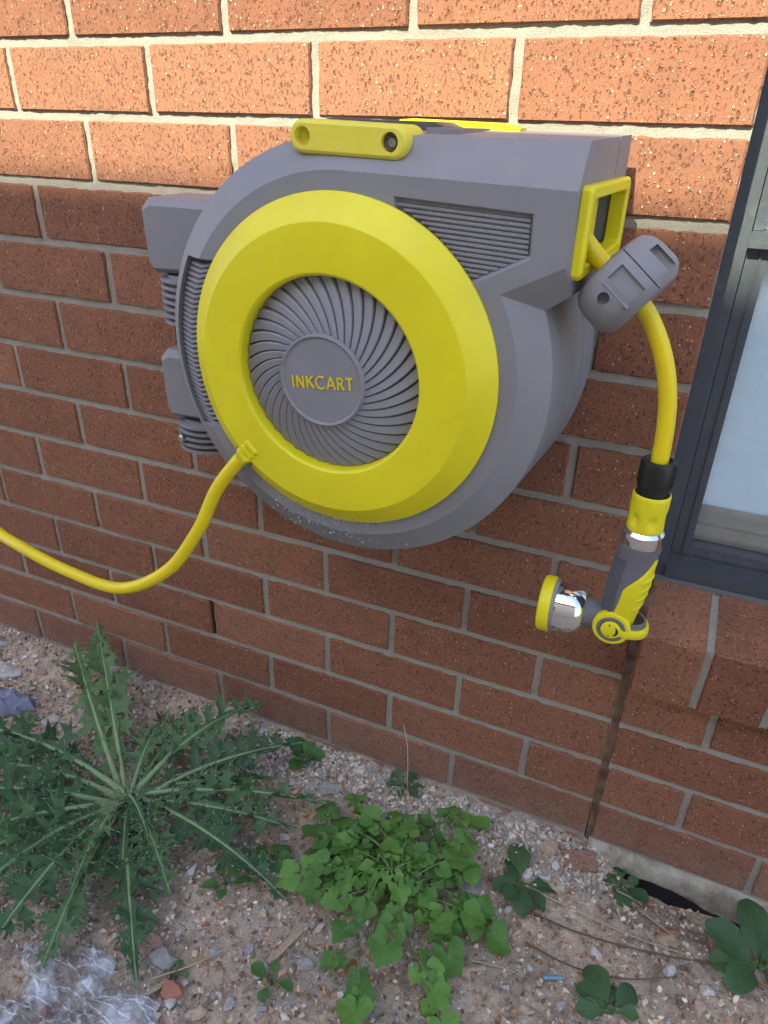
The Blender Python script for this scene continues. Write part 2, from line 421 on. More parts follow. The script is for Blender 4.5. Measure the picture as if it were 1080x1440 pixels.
# ------------------------------------------------------------------ ground
def gh(x, y):
    n = .008*mnoise.noise((x*9, y*9, 2)) + .006*mnoise.noise((x*26, y*26, 5)) + .0035*mnoise.noise((x*75, y*75, 1))
    h = .016*sm(y, -.16, -.01)*(1-sm(x, 1.17, 1.25)) - .038*sm(x, 1.215, 1.30)*sm(y, -.115, -.03)
    far = sm(abs(y+.3), .8, 2.0) + sm(abs(x-.7), 1.4, 2.6)
    return h + n*(1-min(1, far)) - .004
def axis(lo, hi, st, far):
    a = list(np.arange(lo, hi+1e-6, st)); d = st
    L = []; v = lo
    while v > -far: d *= 1.45; v -= d; L.append(v)
    d = st; v = hi; Rr = []
    while v < far: d *= 1.45; v += d; Rr.append(v)
    return L[::-1] + a + Rr
gx = axis(-.35, 1.75, .0065, 90); gy = axis(-.85, .02, .0065, 90)
gm = MB(); gm.v = [(x, y, gh(x, y)) for y in gy for x in gx]; W = len(gx)
gm.f = [(j*W+i, j*W+i+1, (j+1)*W+i+1, (j+1)*W+i) for j in range(len(gy)-1) for i in range(W-1)]
def soil():
    M = Mat('soil', rough=.97, spec=.15); p = M.pos()
    a = M.noise(p, 7, 4); b = M.noise(p, 60, 5, .7); c = M.noise(p, 420, 4, .7)
    col = M.ramp(b, (.3, (.23,.165,.115)), (.47, (.54,.435,.325)), (.72, (.72,.62,.50)))
    col = M.mix(M.mr(a, .42, .62, 0, .75), col, M.mix(1.0, col, (1.5,1.42,1.38), 'MULTIPLY'))
    col = M.mix(M.mr(c, .35, .65, 0, .6), col, M.mix(1.0, col, (.5,.47,.45), 'MULTIPLY'))
    M.set('Base Color', col); M.bump(M.mth('ADD', b, M.mth('MULTIPLY', c, .7)), .006, .9); return M.m
SOIL = soil()
go = obj('ground', gm, SOIL, None, 80); go['kind'] = 'structure'

# stones -----------------------------------------------------------------
def hull_mesh(rg, npts, flat=.7):
    bm = bmesh.new()
    for _ in range(npts):
        v = Vector((rg.gauss(0,1), rg.gauss(0,1), rg.gauss(0,1))).normalized()*rg.uniform(.8, 1.05)
        bm.verts.new((v.x*rg.uniform(.9,1.1), v.y*.8, v.z*flat))
    bmesh.ops.convex_hull(bm, input=bm.verts)
    for v in [v for v in bm.verts if not v.link_faces]: bm.verts.remove(v)
    bm.verts.ensure_lookup_table(); bm.verts.index_update()
    V = [v.co[:] for v in bm.verts]; F = [tuple(q.index for q in f.verts) for f in bm.faces]; bm.free(); return V, F
def stone_mat(name, c0, c1):
    M = Mat(name, rough=.92, spec=.2); p = M.pos()
    c0 = tuple(min(.66, 1.6*c) for c in c0); c1 = tuple(min(.72, 1.6*c) for c in c1)
    col = M.mix(M.rand(), c0, c1); n = M.noise(p, 160, 4, .7)
    col = M.mix(M.mr(n, .3, .7, 0, .8), col, M.mix(1.0, col, (.62,.58,.54), 'MULTIPLY'))
    col = M.mix(M.mr(M.noise(p, 40, 3), .45, .65, 0, .5), col, (.24,.18,.135))
    M.set('Base Color', col); M.bump(n, .0015, .7); return M.m
KINDS = [('grey', stone_mat('grey_stone', (.20,.20,.20), (.36,.36,.355))), ('pale', stone_mat('pale_stone', (.42,.38,.33), (.56,.53,.48))),
         ('tan', stone_mat('tan_stone', (.30,.22,.155), (.42,.32,.235))), ('pinkish', stone_mat('pinkish_stone', (.30,.185,.145), (.40,.27,.22))),
         ('brick red', stone_mat('red_stone', (.30,.115,.07), (.36,.16,.10)))]
SR = random.Random(21)
SM = []
for kn, m in KINDS:
    row = []
    for q in range(6):
        V, F = hull_mesh(SR, 15, SR.uniform(.5, .75)); mb = MB(); mb.add(V, F); row.append(mb.mesh('stone', m, 28))
    SM.append(row)
def in_view(x, y, m=.0):
    v = Vector((x, y, 0)) - Vector((1.18567, -.85269, 1.04916)); d = v.dot(fw)
    return d > 0 and abs(998.9*v.dot(rt)/d) < 540+m and abs(998.9*v.dot(up)/d) < 720+m
def zone(x, y):
    if math.hypot(x-.48, y+.27) < .30: return 'near the spiky thistle'
    if y > -.075: return 'along the foot of the brick wall'
    if math.hypot(x-.95, y+.24) < .17: return 'around the light green weed'
    if x > 1.04: return 'on the bare patch at the right'
    return 'on soil left of the green weed' if y < -.28 else 'between the thistle and the weed'
cnt = 0; tries = 0; placed = []
while cnt < 265 and tries < 20000:
    tries += 1
    x = SR.uniform(-.12, 1.5); y = -SR.uniform(.008, .62)
    if not in_view(x, y, 10): continue
    r = .0050 + .0100*SR.random()**2.2
    if any((x-a)**2+(y-b)**2 < (r+c)**2*.7 for a, b, c in placed): continue
    if y > -.012 - r*.9 : continue
    if x > 1.04 and y < -.05 and SR.random() < .45: continue
    placed.append((x, y, r))
    ki = SR.choices(range(5), (5, 4, 4, 2.4, 1.2))[0] if not (x > .6 and y > -.1) else SR.choices(range(5), (6, 6, 2, 2, .6))[0]
    o = link('stone', SR.choice(SM[ki]), None, (x, y, gh(x, y) + r*SR.uniform(.05, .35)))
    o.rotation_euler = (SR.uniform(-.4,.4), SR.uniform(-.4,.4), SR.uniform(0, 6.28)); o.scale = (r*SR.uniform(.9,1.35), r*SR.uniform(.8,1.1), r*SR.uniform(.8,1.1))
    zt = zone(x, y); sz = 'tiny' if r < .0056 else 'small' if r < .0085 else 'fist-edged medium'
    sz = 'larger' if sz.startswith('fist') else sz; el = o.scale[0]/o.scale[1]; sh = 'long' if el > 1.35 else 'flat' if o.scale[2] < r*.88 else 'rounded' if el < 1.05 else 'angular'
    tag(o, f'{sz} {sh} {KINDS[ki][0]} stone lying loose {zt}', 'stone', f'{sz} {sh} {KINDS[ki][0]} stones {zt}'); cnt += 1
# fine gravel: past counting
hv = [hull_mesh(SR, 9, .7) for _ in range(10)]
NPR = np.random.RandomState(3)
AV = []; AF = []; AC = []; base = 0
pal = np.array([(.27,.265,.26), (.42,.39,.35), (.36,.285,.21), (.34,.22,.175), (.32,.15,.095), (.17,.13,.10), (.13,.10,.08), (.50,.48,.45)])
for q in range(36000):
    x = NPR.uniform(-.2, 1.62); y = -NPR.uniform(.003, .75)
    if q > 8000 and not in_view(x, y, 40): continue
    r = .0010 + .0050*NPR.rand()**2.0
    if q % 22 == 0: r = NPR.uniform(.004, .0085)
    if q % 9 == 0: x = NPR.uniform(.62, 1.24); y = -.010 - .085*NPR.rand()**1.3; r = NPR.uniform(.0022, .0065)
    if x > 1.05 and y < -.06 and NPR.rand() < .3: r *= .6
    V, F = hv[NPR.randint(10)]; V = np.array(V); a = NPR.uniform(0, 6.28); ca, sa_ = math.cos(a), math.sin(a)
    V = V*np.array([NPR.uniform(.8,1.4), 1, 1])*r; V = np.stack([V[:,0]*ca-V[:,1]*sa_, V[:,0]*sa_+V[:,1]*ca, V[:,2]], 1)
    V += np.array([x, min(y, -.004), gh(x, y) + r*NPR.uniform(.1, .7)])
    AV.append(V); AF += [tuple(i+base for i in f) for f in F]; base += len(V)
    cc = np.array([2.0,1.85,1.62])*pal[NPR.choice(8, p=[.17,.16,.17,.10,.06,.16,.12,.06])]*NPR.uniform(.75, 1.15); cc = cc if q % 9 else pal[NPR.choice([0,0,1,1,7,2])]*np.array([1.7,1.65,1.55])*NPR.uniform(.8,1.1); AC.append(np.tile(np.append(cc, 1), (len(V), 1)))
me = bpy.data.meshes.new('gravel'); me.from_pydata(np.concatenate(AV).tolist(), [], AF)
ca_ = me.color_attributes.new('tint', 'FLOAT_COLOR', 'POINT'); ca_.data.foreach_set('color', np.concatenate(AC).astype(np.float32).ravel())
M = Mat('gravel', rough=.93, spec=.2); at = M.n('VertexColor', layer_name='tint'); nn = M.noise(M.pos(), 500, 3)
M.set('Base Color', M.mix(M.mr(nn, .3, .7, 0, .6), at, M.mix(1.0, at, (.6,.57,.54), 'MULTIPLY'))); M.bump(nn, .001, .6)
me.materials.append(M.m); o = link('gravel', me); o['kind'] = 'stuff'; o['label'] = 'fine mixed gravel and soil crumbs strewn over the ground'

# ------------------------------------------------------------------ hose reel
CX, CZ = .857, .821
C0 = Vector((CX, 0, CZ)); FRONT = (0, -1, 0)
reel = thing('hose_reel', 'large grey and yellow wall mounted garden hose reel lettered INKCART', 'hose reel', (CX, -.03, CZ))
NA = 112
def outline(y, Rr, p1, a_end, p4, ztop=None, a_start=90):
    """counter-clockwise loop: top right corner, round the drum, lower corner of the hose box"""
    L = [(p1[0], y, p1[1])]
    for i in range(NA+1):
        a = R(a_start + (360+a_end-a_start)*i/NA); z = CZ+Rr*math.sin(a)
        if ztop is not None: z = min(z, ztop)
        L.append((CX+Rr*math.cos(a), y, z))
    L.append((p4[0], y, p4[1])); return L
loops = [outline(-.215, .1895, (1.0778, 1.0035), 30.2, (1.0757, .9440)),
         outline(-.197, .2185, (1.0795, 1.0400), 22.0, (1.0810, .9180)),
         outline(-.084, .2265, (1.0865, 1.0425), 20.5, (1.0870, .9165), 1.0445),
         outline(-.0835, .2250, (1.0850, 1.0410), 20.5, (1.0855, .9180), 1.0430),
         outline(-.0815, .2250, (1.0850, 1.0410), 20.5, (1.0855, .9180), 1.0430),
         outline(-.081, .2268, (1.0868, 1.0428), 20.5, (1.0873, .9162), 1.0448),
         outline(-.034, .2300, (1.0905, 1.0440), 20.0, (1.0912, .9150), 1.0460),
         outline(-.030, .2260, (1.0870, 1.0400), 20.0, (1.0880, .9180), 1.0420)]
hb = MB(); hb.rings(loops)
hm = hb.mesh('housing', GREY, 24)
def prism(poly, y0, y1):       # poly in (x, z)
    mb = MB(); mb.rings([[(x, y0, z) for x, z in poly], [(x, y1, z) for x, z in poly]]); return mb
vent_poly = [(.915, .992), (1.0440, .9852), (1.0452, .9480), (.985, .9160), (.93, .90)]
vent_in = [(.917, .9890), (1.0410, .9825), (1.0420, .9515), (.985, .9225), (.93, .905)]
cutv = MB(); cutv.rings([[(x, -.23, z) for x, z in vent_poly], [(x, -.216, z) for x, z in vent_poly], [(x, -.2095, z) for x, z in vent_in]])
A0, A1 = 152.0, 206.5
sec = [(CX+.2095*math.cos(R(a)), CZ+.2095*math.sin(R(a))) for a in np.linspace(A0, A1, 34)] + [(CX+.160*math.cos(R(a)), CZ+.160*math.sin(R(a))) for a in np.linspace(A1+5, 143, 16)] + [(CX-math.sqrt(.160**2-.0985**2), CZ+.0985)]
cutl = prism(sec, -.25, -.1935)
oy0, oy1, oz0, oz1 = -.196, -.048, .942, .998
cuto = MB(); cuto.box(1.045, 1.13, oy0, oy1, oz0, oz1)
hm = boolean(hm, [cutv, cutl, cuto]); hm.name = 'housing'; finish(hm, GREY, 24)
housing = obj('housing', hm, None, reel)
# ribs in the right-hand vent
def scan(poly, z):
    xs = []
    for (x0, z0), (x1, z1) in zip(poly, poly[1:]+poly[:1]):
        if (z0 - z)*(z1 - z) < 0: xs.append(x0+(x1-x0)*(z-z0)/(z1-z0))
    return min(xs), max(xs)
vr = MB(); z = .9085
while z < .982:
    a, b = scan(vent_in, z); h_ = z-CZ; a = CX + math.sqrt(.1700**2-h_*h_)
    dz = lambda x: (x-.985)*-.05
    prof = [(-.2092, -.0019), (-.2118, -.0012), (-.2118, .0012), (-.2092, .0019)]
    vr.rings([[(a, y, z+dz(a)+q) for y, q in prof], [(b-.0005, y, z+dz(b)+q) for y, q in prof]])
    z += .0043
obj('vent_ribs', vr, GREY, reel, 30, 'stuff')
# ribs in the left-hand grip recess, bent where the front turns into the bevel
lr = MB(); z = CZ + .2095*math.sin(R(A1)) + .007
while z < CZ + .2095*math.sin(R(A0)) - .004:
    h = z-CZ; xo = CX - math.sqrt(.2090**2-h*h); xm = CX - math.sqrt(.1885**2-h*h); xi = CX - math.sqrt(max(.168**2-h*h, 1e-4))
    zz = lambda x: z + (x-xm)*.10
    rs = []
    for x, y in ((xo, -.1965), (xm, -.2080), (xi, -.2095)):
        k = zz(x) + (.0035 if x == xm else 0) * -1
        rs.append([(x, y+.006, k-.0027), (x, y+.003, k-.0024), (x, y, k-.0014), (x, y, k+.0014), (x, y+.003, k+.0024), (x, y+.006, k+.0027)])
    lr.rings(rs); z += .0056
obj('grip_ribs', lr, GREY, reel, 30, 'stuff')

# yellow ring with its notch
prof = [(.150,-.2152),(.1722,-.2152),(.1726,-.2185),(.1722,-.2195),(.1490,-.2392),(.1475,-.2400),(.1060,-.2428),(.1030,-.2425),(.1008,-.2405),(.0995,-.2370),(.0992,-.2180),(.110,-.2170)]
rm = MB(); rs = [[Vector((CX+r*math.cos(2*PI*j/144), y, CZ+r*math.sin(2*PI*j/144))) for j in range(144)] for r, y in prof]
rs.append(rs[0]); rm.rings(rs, True, False, False)
ringm = rm.mesh('cover_ring', YEL, 24)
bmx = bmesh.new(); bmx.from_mesh(ringm); bmesh.ops.remove_doubles(bmx, verts=bmx.verts, dist=1e-6); bmx.to_mesh(ringm); bmx.free()
NA_ = R(224.6); nd = Vector((math.cos(NA_), 0, math.sin(NA_))); nt = Vector((-math.sin(NA_), 0, math.cos(NA_)))
def obox(mb, o, ex, ey, ez, a, b, c):      # oriented box from ranges along three axes
    P = [o + ex*x + ey*y + ez*z_ for z_ in c for y in b for x in a]
    mb.add(P, [(0,1,3,2),(4,6,7,5),(0,4,5,1),(1,5,7,3),(3,7,6,2),(2,6,4,0)])
EY = Vector((0, 1, 0))
cutn = MB(); obox(cutn, C0, nd, nt, EY, (.1545, .20), (-.0135, .0135), (-.26, -.20))
ringm = boolean(ringm, [cutn]); ringm.name = 'cover_ring'; finish(ringm, YEL, 24)
ring = obj('cover_ring', ringm, None, reel)
clip = MB()
def clip_sec(d, w, top): w -= .0014; return [C0 + nd*d + nt*t + EY*y for t, y in ((-w, -.2150), (-w, top+.004), (-w+.003, top), (w-.003, top), (w, top+.004), (w, -.2150))]
cs = []
for k in range(3):
    d0 = .1300 + k*.0085
    for dd, tp in ((0, -.2405), (.0016, -.2445), (.0052, -.2445), (.0068, -.2405)): cs.append(clip_sec(d0+dd, .0115, tp))
cs += [clip_sec(.1560, .0105, -.2400), clip_sec(.1600, .0105, -.2390), clip_sec(.1640, .0100, -.2370)]
clip.rings(cs); obj('hose_clip', clip, YELF, reel, 20)
# fan cover
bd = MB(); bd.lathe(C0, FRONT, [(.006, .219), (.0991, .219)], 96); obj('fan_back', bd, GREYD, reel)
bl_ = MB(); NB = 40
rs = []
for i in range(11):
    t = i/10; r = .0455 + (.0988-.0455)*t; ang = R(14)*(1-t)**1.2 - R(34)*t*(.55+.45*t)
    ang = R(30)*t**.85
    yb = -.2475 + .0165*t**1.3
    wd = R(360/NB)
    def P(a, y): return (CX*0 + r*math.cos(ang+a), y, r*math.sin(ang+a))
    rs.append([P(-wd*.52, yb+.0090*(.35+.65*t)), P(-wd*.46, yb+.0004), P(-wd*.38, yb-.0002), P(wd*.34, yb+.0026*(.3+.7*t)), P(wd*.50, yb+.0085*(.35+.65*t)), P(wd*.50, yb+.012), P(-wd*.52, yb+.012)])
bl_.rings(rs); bme = bl_.mesh('blade', GREYF, 18)
for k in range(NB):
    o = link('blade', bme, reel, (CX, 0, CZ)); o.rotation_euler = (0, -2*PI*k/NB, 0)
hu = MB(); hu.lathe(C0, FRONT, [(.0470,.225),(.0470,.2500),(.0462,.2515),(.0450,.2518),(.0440,.2510),(.0432,.2498),(.0002,.2500)], 96)
hub = obj('hub_disc', hu, GREY, reel, 30)
# lettering, one object per letter
TILT = R(5.5)
def glyph(ch):
    """strokes as (x, z) polylines with width at both ends, unit height"""
    arc = lambda cx, cz, rx, rz, a, b, n=14: [(cx+rx*math.cos(R(a+(b-a)*i/n)), cz+rz*math.sin(R(a+(b-a)*i/n))) for i in range(n+1)]
    return {'I': ([[(.08,0),(.08,1)]], .20), 'N': ([[(.07,0),(.07,1)], [(.07,1),(.64,0)], [(.64,0),(.64,1)]], .74),
            'K': ([[(.07,0),(.07,1)], [(.60,1),(.10,.47)], [(.26,.62),(.64,0)]], .66), 'C': ([arc(.48,.5,.44,.5,48,312,22)], .84),
            'A': ([[(.0,0),(.36,1)], [(.36,1),(.72,0)], [(.13,.32),(.59,.32)]], .74),
            'R': ([[(.07,0),(.07,1)], [(.07,.96)]+arc(.24,.73,.24,.23,90,-90,12)+[(.07,.5)], [(.26,.5),(.58,0)]], .62),
            'T': ([[(.30,0),(.30,1)], [(0,.96),(.60,.96)]], .62)}[ch]
word = 'INKCART'; H = .0124; gap = .19
tw = sum(glyph(c)[1]+gap for c in word)-gap
xoff = -tw*H/2 + .0018
dirx = Vector((math.cos(TILT), 0, math.sin(TILT))); dirz = Vector((-math.sin(TILT), 0, math.cos(TILT)))
lo = C0 + Vector((-.0005, -.2500, .0)) + dirz*(-H*.58)
for ci, c in enumerate(word):
    st, wd_ = glyph(c); mb = MB()
    for si, pl in enumerate(st):
        n = len(pl)
        rs = []
        for i, (a, b) in enumerate(pl):
            p0 = pl[max(i-1, 0)]; p1 = pl[min(i+1, n-1)]; tx, tz = p1[0]-p0[0], p1[1]-p0[1]; l = math.hypot(tx, tz); nx_, nz_ = -tz/l, tx/l
            e = abs(2*i/(n-1)-1) if n > 1 else 0
            hw = .052 + .024*e
            q = lambda s_, y: lo + dirx*(xoff + (a+nx_*hw*s_)*H) + dirz*((b+nz_*hw*s_)*H) + Vector((0, y, 0))
            o2 = si*.00008
            rs.append([q(-1, 0), q(-1, -.0011-o2), q(1, -.0011-o2), q(1, 0)])
        mb.rings(rs)
    obj('letter', mb, LETTER, hub, 30); xoff += (wd_+gap)*H
# carry handle on the top
hd = MB(); N = 20
def stad(y, x0, x1, z0, z1, r, g=0):
    L = []
    for cx, cz, a in ((x1-r, z1-r, 0), (x0+r, z1-r, 90), (x0+r, z0+r, 180), (x1-r, z0+r, 270)):
        for i in range(8):
            t = R(a+90*i/7); L.append((cx+(r-g)*math.cos(t), y, cz+(r-g)*math.sin(t) - (cx-.85)*.03))
    return L
hx0, hx1, hz0, hz1 = .8070, .9255, 1.0215, 1.0500
hd.rings([stad(-.168, hx0, hx1, hz0, hz1, .0135), stad(-.206, hx0, hx1, hz0, hz1, .0135), stad(-.2095, hx0, hx1, hz0, hz1, .0135, .001), stad(-.2115, hx0, hx1, hz0, hz1, .0135, .0035)])
hmesh = hd.mesh('carry_handle', YEL2, 30)
holes_ = []
for hx in (.8215, .9085):
    c_ = MB(); c_.lathe((hx, -.2028, 1.0358-(hx-.85)*.03), FRONT, [(.0078, -.0), (.0088, .03)], 28, cap0=True, cap1=True); holes_.append(c_)
hmesh = boolean(hmesh, holes_); hmesh.name = 'carry_handle'; finish(hmesh, YEL2, 30)
handle = obj('carry_handle', hmesh, None, reel)
sc = MB(); sc.lathe((.9085, -.2026, 1.0340), FRONT, [(.0001,.0005),(.0072,.0005),(.0072,.004),(.0001,.004)], 20); obj('screw_well', sc, GREYD, handle)
sc = MB(); sc.lathe((.9095, -.2040, 1.0340), FRONT, [(.0040,.0),(.0040,.0035),(.0034,.0045),(.0012,.0045),(.0010,.0034),(.0001,.0034)], 20); obj('screw', sc, SCREW, handle)
hk = MB(); hk.rings([[(x, y, z-(x-.85)*.01) for x, z in ((.79, 1.03), (.925, 1.03), (.925, 1.0475), (.915, 1.0515), (.80, 1.0515), (.79, 1.0475))] for y in (-.060, -.119)])
obj('handle_block', hk, GREYD, reel, 30)
hy = MB(); hy.rings([[(x, y, z) for x, z in ((.842, 1.03), (.985, 1.03), (.985, 1.0475), (.965, 1.0512), (.87, 1.0535), (.855, 1.0525), (.842, 1.045))] for y in (-.034, -.0595)])
obj('rear_handle', hy, YEL, reel, 30)
gr_ = MB(); gr_.rings([[(x, y, z) for x, z in ((.9255, 1.03), (.955, 1.03), (.955, 1.0462), (.9255, 1.0462))] for y in (-.062, -.166)])
obj('handle_shoulder', gr_, GREY, reel, 30)
# yellow outlet frame on the right side, follows the drafted side of the housing
def side(y, off): return 1.0800 + (.197+y)*.0655 + off
of = MB()
def rect(y0, y1, z0, z1, off, c=.004):
    zt = lambda y: .002*(y-y0)/(y1-y0)
    L = [(y0+c, z0), (y1-c, z0+.004), (y1, z0+c+.004), (y1, z1-c), (y1-c, z1), (y0+c, z1), (y0, z1-c), (y0, z0+c)]
    return [(side(y, off), y, z) for y, z in L]
o0 = (-.2040, -.0395, .9320, 1.0075)
def grow(g): return (o0[0]-g, o0[1]+g, o0[2]-g, o0[3]+g)
rs = [rect(*grow(0), -.001), rect(*grow(0), .0055), rect(*grow(-.0022), .0080), rect(*grow(-.0098), .0080), rect(*grow(-.0112), .0062), rect(*grow(-.0112), -.0075), rect(*grow(-.009), -.0085)]
of.rings(rs, True, False, False)
# first section is wider than the cut-out, the last tucks inside it
obj('outlet_frame', of, YEL, reel, 30)
ip = MB(); ip.box(1.0465, 1.048, oy0+.0005, oy1-.0005, oz0+.0005, oz1-.0005); obj('outlet_throat', ip, INNER, reel, 0)  # dark plate; the shade inside the outlet is put into its colour
rl = MB(); rl.lathe((1.068, -.075, .945), (0,0,1), [(.006, .0), (.006, .05)], 16, cap0=True, cap1=True); obj('guide_roller', rl, YEL, reel)
# water drops on the lower rim
WD = Mat('water_drop', (.9,.92,.95), .03, .6); WD.set('Transmission Weight', .6); WD.set('IOR', 1.33)  # part-opaque white puts the drops' highlights into their colour
dr = MB(); DR = random.Random(8)
def ysurf(r):
    if r < .1722: return -.2392+(r-.149)*(.0197/.0232) if r > .149 else -.24
    if r < .1895: return -.215
    return -.215+(r-.1895)*(.018/.029)
for q in range(140):
    a = R(DR.gauss(264, 13)); r = min(.214, max(.158, DR.gauss(.190, .014))); s = DR.uniform(.0005, .0016)*DR.uniform(.6,1)
    p = Vector((CX+r*math.cos(a), ysurf(r), CZ+r*math.sin(a)))
    nv = Vector((0,-1,0)) if .173 < r < .1895 else Vector((math.cos(a)*.6, -.8, math.sin(a)*.6))
    dr.lathe(p, nv, [(s, -.0001), (s*.9, s*.45), (s*.55, s*.8), (.00002, s*.92)], 8)
obj('water_drops', dr, WD.m, reel, 80, 'stuff')
# hinge lugs on the left
def lug(x0, x1, z0, z1, y0, y1, ch):
    mb = MB()
    pr = [(x0+.010, z0), (x1, z0+.004), (x1, z1), (x0+.012, z1), (x0, z1-ch), (x0+.002, z0+.010)]
    ins = lambda g: [(x0+.010+g*.6, z0+g), (x1, z0+.004+g), (x1, z1-g*1.2), (x0+.012+g, z1-g*1.2), (x0+g, z1-ch-g*.4), (x0+.002+g, z0+.010+g*.6)]
    mb.rings([[(x, y1, z) for x, z in pr], [(x, y0+.010, z) for x, z in pr], [(x, y0, z) for x, z in ins(.007)]]); return mb
obj('hinge_lug', lug(.5480, .68, .8790, .9655, -.132, -.050, .012), GREY, reel, 28)
obj('hinge_lug', lug(.5480, .69, .6900, .7830, -.132, -.050, .012), GREY, reel, 28)
# bracket on the wall with its ribbed hinge post
br = thing('wall_bracket', 'grey ribbed hinge bracket holding the left edge of the hose reel', 'bracket', (.62, 0, .81))
pl = MB(); pl.box(.60, .80, -.018, -.0015, .67, .96); pl.box(.585, .66, -.050, -.018, .69, .94); obj('mount_plate', pl, GREYD, br)
def post(z0, z1, r):
    mb = MB(); pr = [(.001, z0)]; z = z0
    while z < z1-.004:
        pr += [(r*.72, z), (r, z+.0006), (r, z+.0042), (r*.80, z+.0050), (r*.80, z+.0082)]; z += .0086
    pr += [(.001, z)]
    mb.lathe((.596, -.092, 0), (0,0,1), pr, 40); return mb
obj('hinge_post', post(.818, .878, .046), GREY, br, 40)
lp = obj('hinge_post', post(.645, .689, .046), GREY, br, 40)
sc = MB(); sc.lathe((.578, -.1335, .664), (-.35,-1,0), [(.006,.0),(.006,.005),(.0045,.0065),(.002,.0065),(.0018,.005),(.0001,.005)], 20); obj('screw', sc, SCREW, br)

# ------------------------------------------------------------------ hoses
HR = .0083
p0 = C0 + nd*.158 + Vector((0, -.2285, 0)); p1 = C0 + nd*.178 + Vector((0, -.2300, 0))
lead = spline([p0, p1, (.7000, -.232, .655), (.6690, -.238, .593), (.6150, -.244, .522), (.5300, -.247, .471), (.4320, -.245, .470), (.3350, -.238, .482), (.2500, -.215, .483), (.1300, -.175, .520), (-.05, -.13, .60), (-.35, -.08, .66), (-.8, -.03, .64)], 12)
lh = MB(); lh.tube(lead, HR, 18); o = obj('lead_in_hose', lh, HOSE, None, 60)
tag(o, 'yellow lead-in hose drooping left from the notch of the reel', 'hose')
HY = -.168
outp = spline([(1.050, HY+.02, .990), (1.075, HY+.006, .966), (1.0980, HY, .9445), (1.1250, HY, .9235), (1.1420, HY, .9080), (1.1570, HY, .8860), (1.1690, HY, .8600), (1.1770, HY, .8320), (1.1810, HY, .8030), (1.1825, HY, .7750), (1.1828, HY, .748)], 8)
oh = MB(); oh.tube(outp, HR, 18); o = obj('outlet_hose', oh, HOSE, None, 60)
tag(o, 'short yellow hose curving down from the reel outlet to the spray gun', 'hose')
# hose stopper
stp = thing('hose_stopper', 'chunky grey hose stopper clamped round the hose at the yellow outlet', 'hose stopper', (1.122, HY, .926))
ax = Vector((.775, -.10, -.62)).normalized(); cc = Vector((1.1225, HY, .9275))
vv = (Vector((1.18567, -.85269, 1.04916)) - cc); vv = (vv - ax*vv.dot(ax)).normalized(); ww = ax.cross(vv)
if ww.z < 0: ww = -ww
body = MB(); body.lathe(cc, ax, [(.0084,-.0225),(.029,-.0240),(.0365,-.0215),(.0415,-.0150),(.0436,-.005),(.0438,.012),(.0420,.0175),(.0340,.0245),(.0240,.0255),(.0084,.0235)], 26, ref=ww)
r_in = body  # closed through the bore
rsb = MB(); rsb.lathe(cc, ax, [(.0084,.0235),(.0084,-.0225)], 26, ref=ww); body.add(rsb.v, rsb.f)
bme2 = body.mesh('stopper_shell', GREY, 32)
bmx = bmesh.new(); bmx.from_mesh(bme2); bmesh.ops.remove_doubles(bmx, verts=bmx.verts, dist=1e-6); bmesh.ops.recalc_face_normals(bmx, faces=bmx.faces); bmx.to_mesh(bme2); bmx.free()
cuts = []
c_ = MB(); obox(c_, cc, ax, ww, vv, (-.05, .05), (.0160, .0168), (.030, .07)); cuts.append(c_)
c_ = MB(); obox(c_, cc, ax, ww, vv, (-.012, .0165), (-.0070, .0080), (.0395, .07)); cuts.append(c_)
c_ = MB(); obox(c_, cc, ax, ww, vv, (-.006, .024), (.0305, .0385), (.0165, .07)); cuts.append(c_)
c_ = MB(); c_.lathe(cc + ww*-.0205 + ax*-.002, vv, [(.0052, .030), (.0052, .06)], 24, cap0=True, cap1=True); cuts.append(c_)
bme2 = boolean(bme2, cuts); bme2.name = 'stopper_shell'; finish(bme2, GREY, 32)
obj('stopper_shell', bme2, None, stp)
c_ = MB()
obox(c_, cc, ax, ww, vv, (-.012, .0185), (-.0128, -.0098), (.034, .0420)); obj('grip_bar', c_, GREY, stp)

# ------------------------------------------------------------------ spray gun, hanging from the hose
gun = thing('spray_gun', 'yellow and grey garden spray gun with chrome head hanging from the hose', 'spray gun', (1.1828, HY, .58))
gx0 = 1.1828; Z = (0, 0, 1)
def lz(name, prof, m, cx=gx0, cy=HY, n=40, sharp=30, parent=gun):
    mb = MB(); mb.lathe((cx, cy, 0), Z, prof, n); return obj(name, mb, m, parent, sharp)
nut = MB(); n = 72; rs = []
for r, z, k in ((.0090,.7665,0),(.0125,.7690,0),(.0155,.7680,0),(.0170,.7650,1),(.0172,.7440,1),(.0166,.7425,0),(.0160,.7415,0),(.0160,.7380,0),(.0150,.7372,0),(.0150,.7250,0),(.009,.7245,0)):
    rs.append([(gx0+(r+(-.0009 if k and j % 2 else 0))*math.cos(2*PI*j/n), HY+(r+(-.0009 if k and j % 2 else 0))*math.sin(2*PI*j/n), z) for j in range(n)])
nut.rings(rs, True, False, False); obj('hose_nut', nut, BLK, gun, 40)
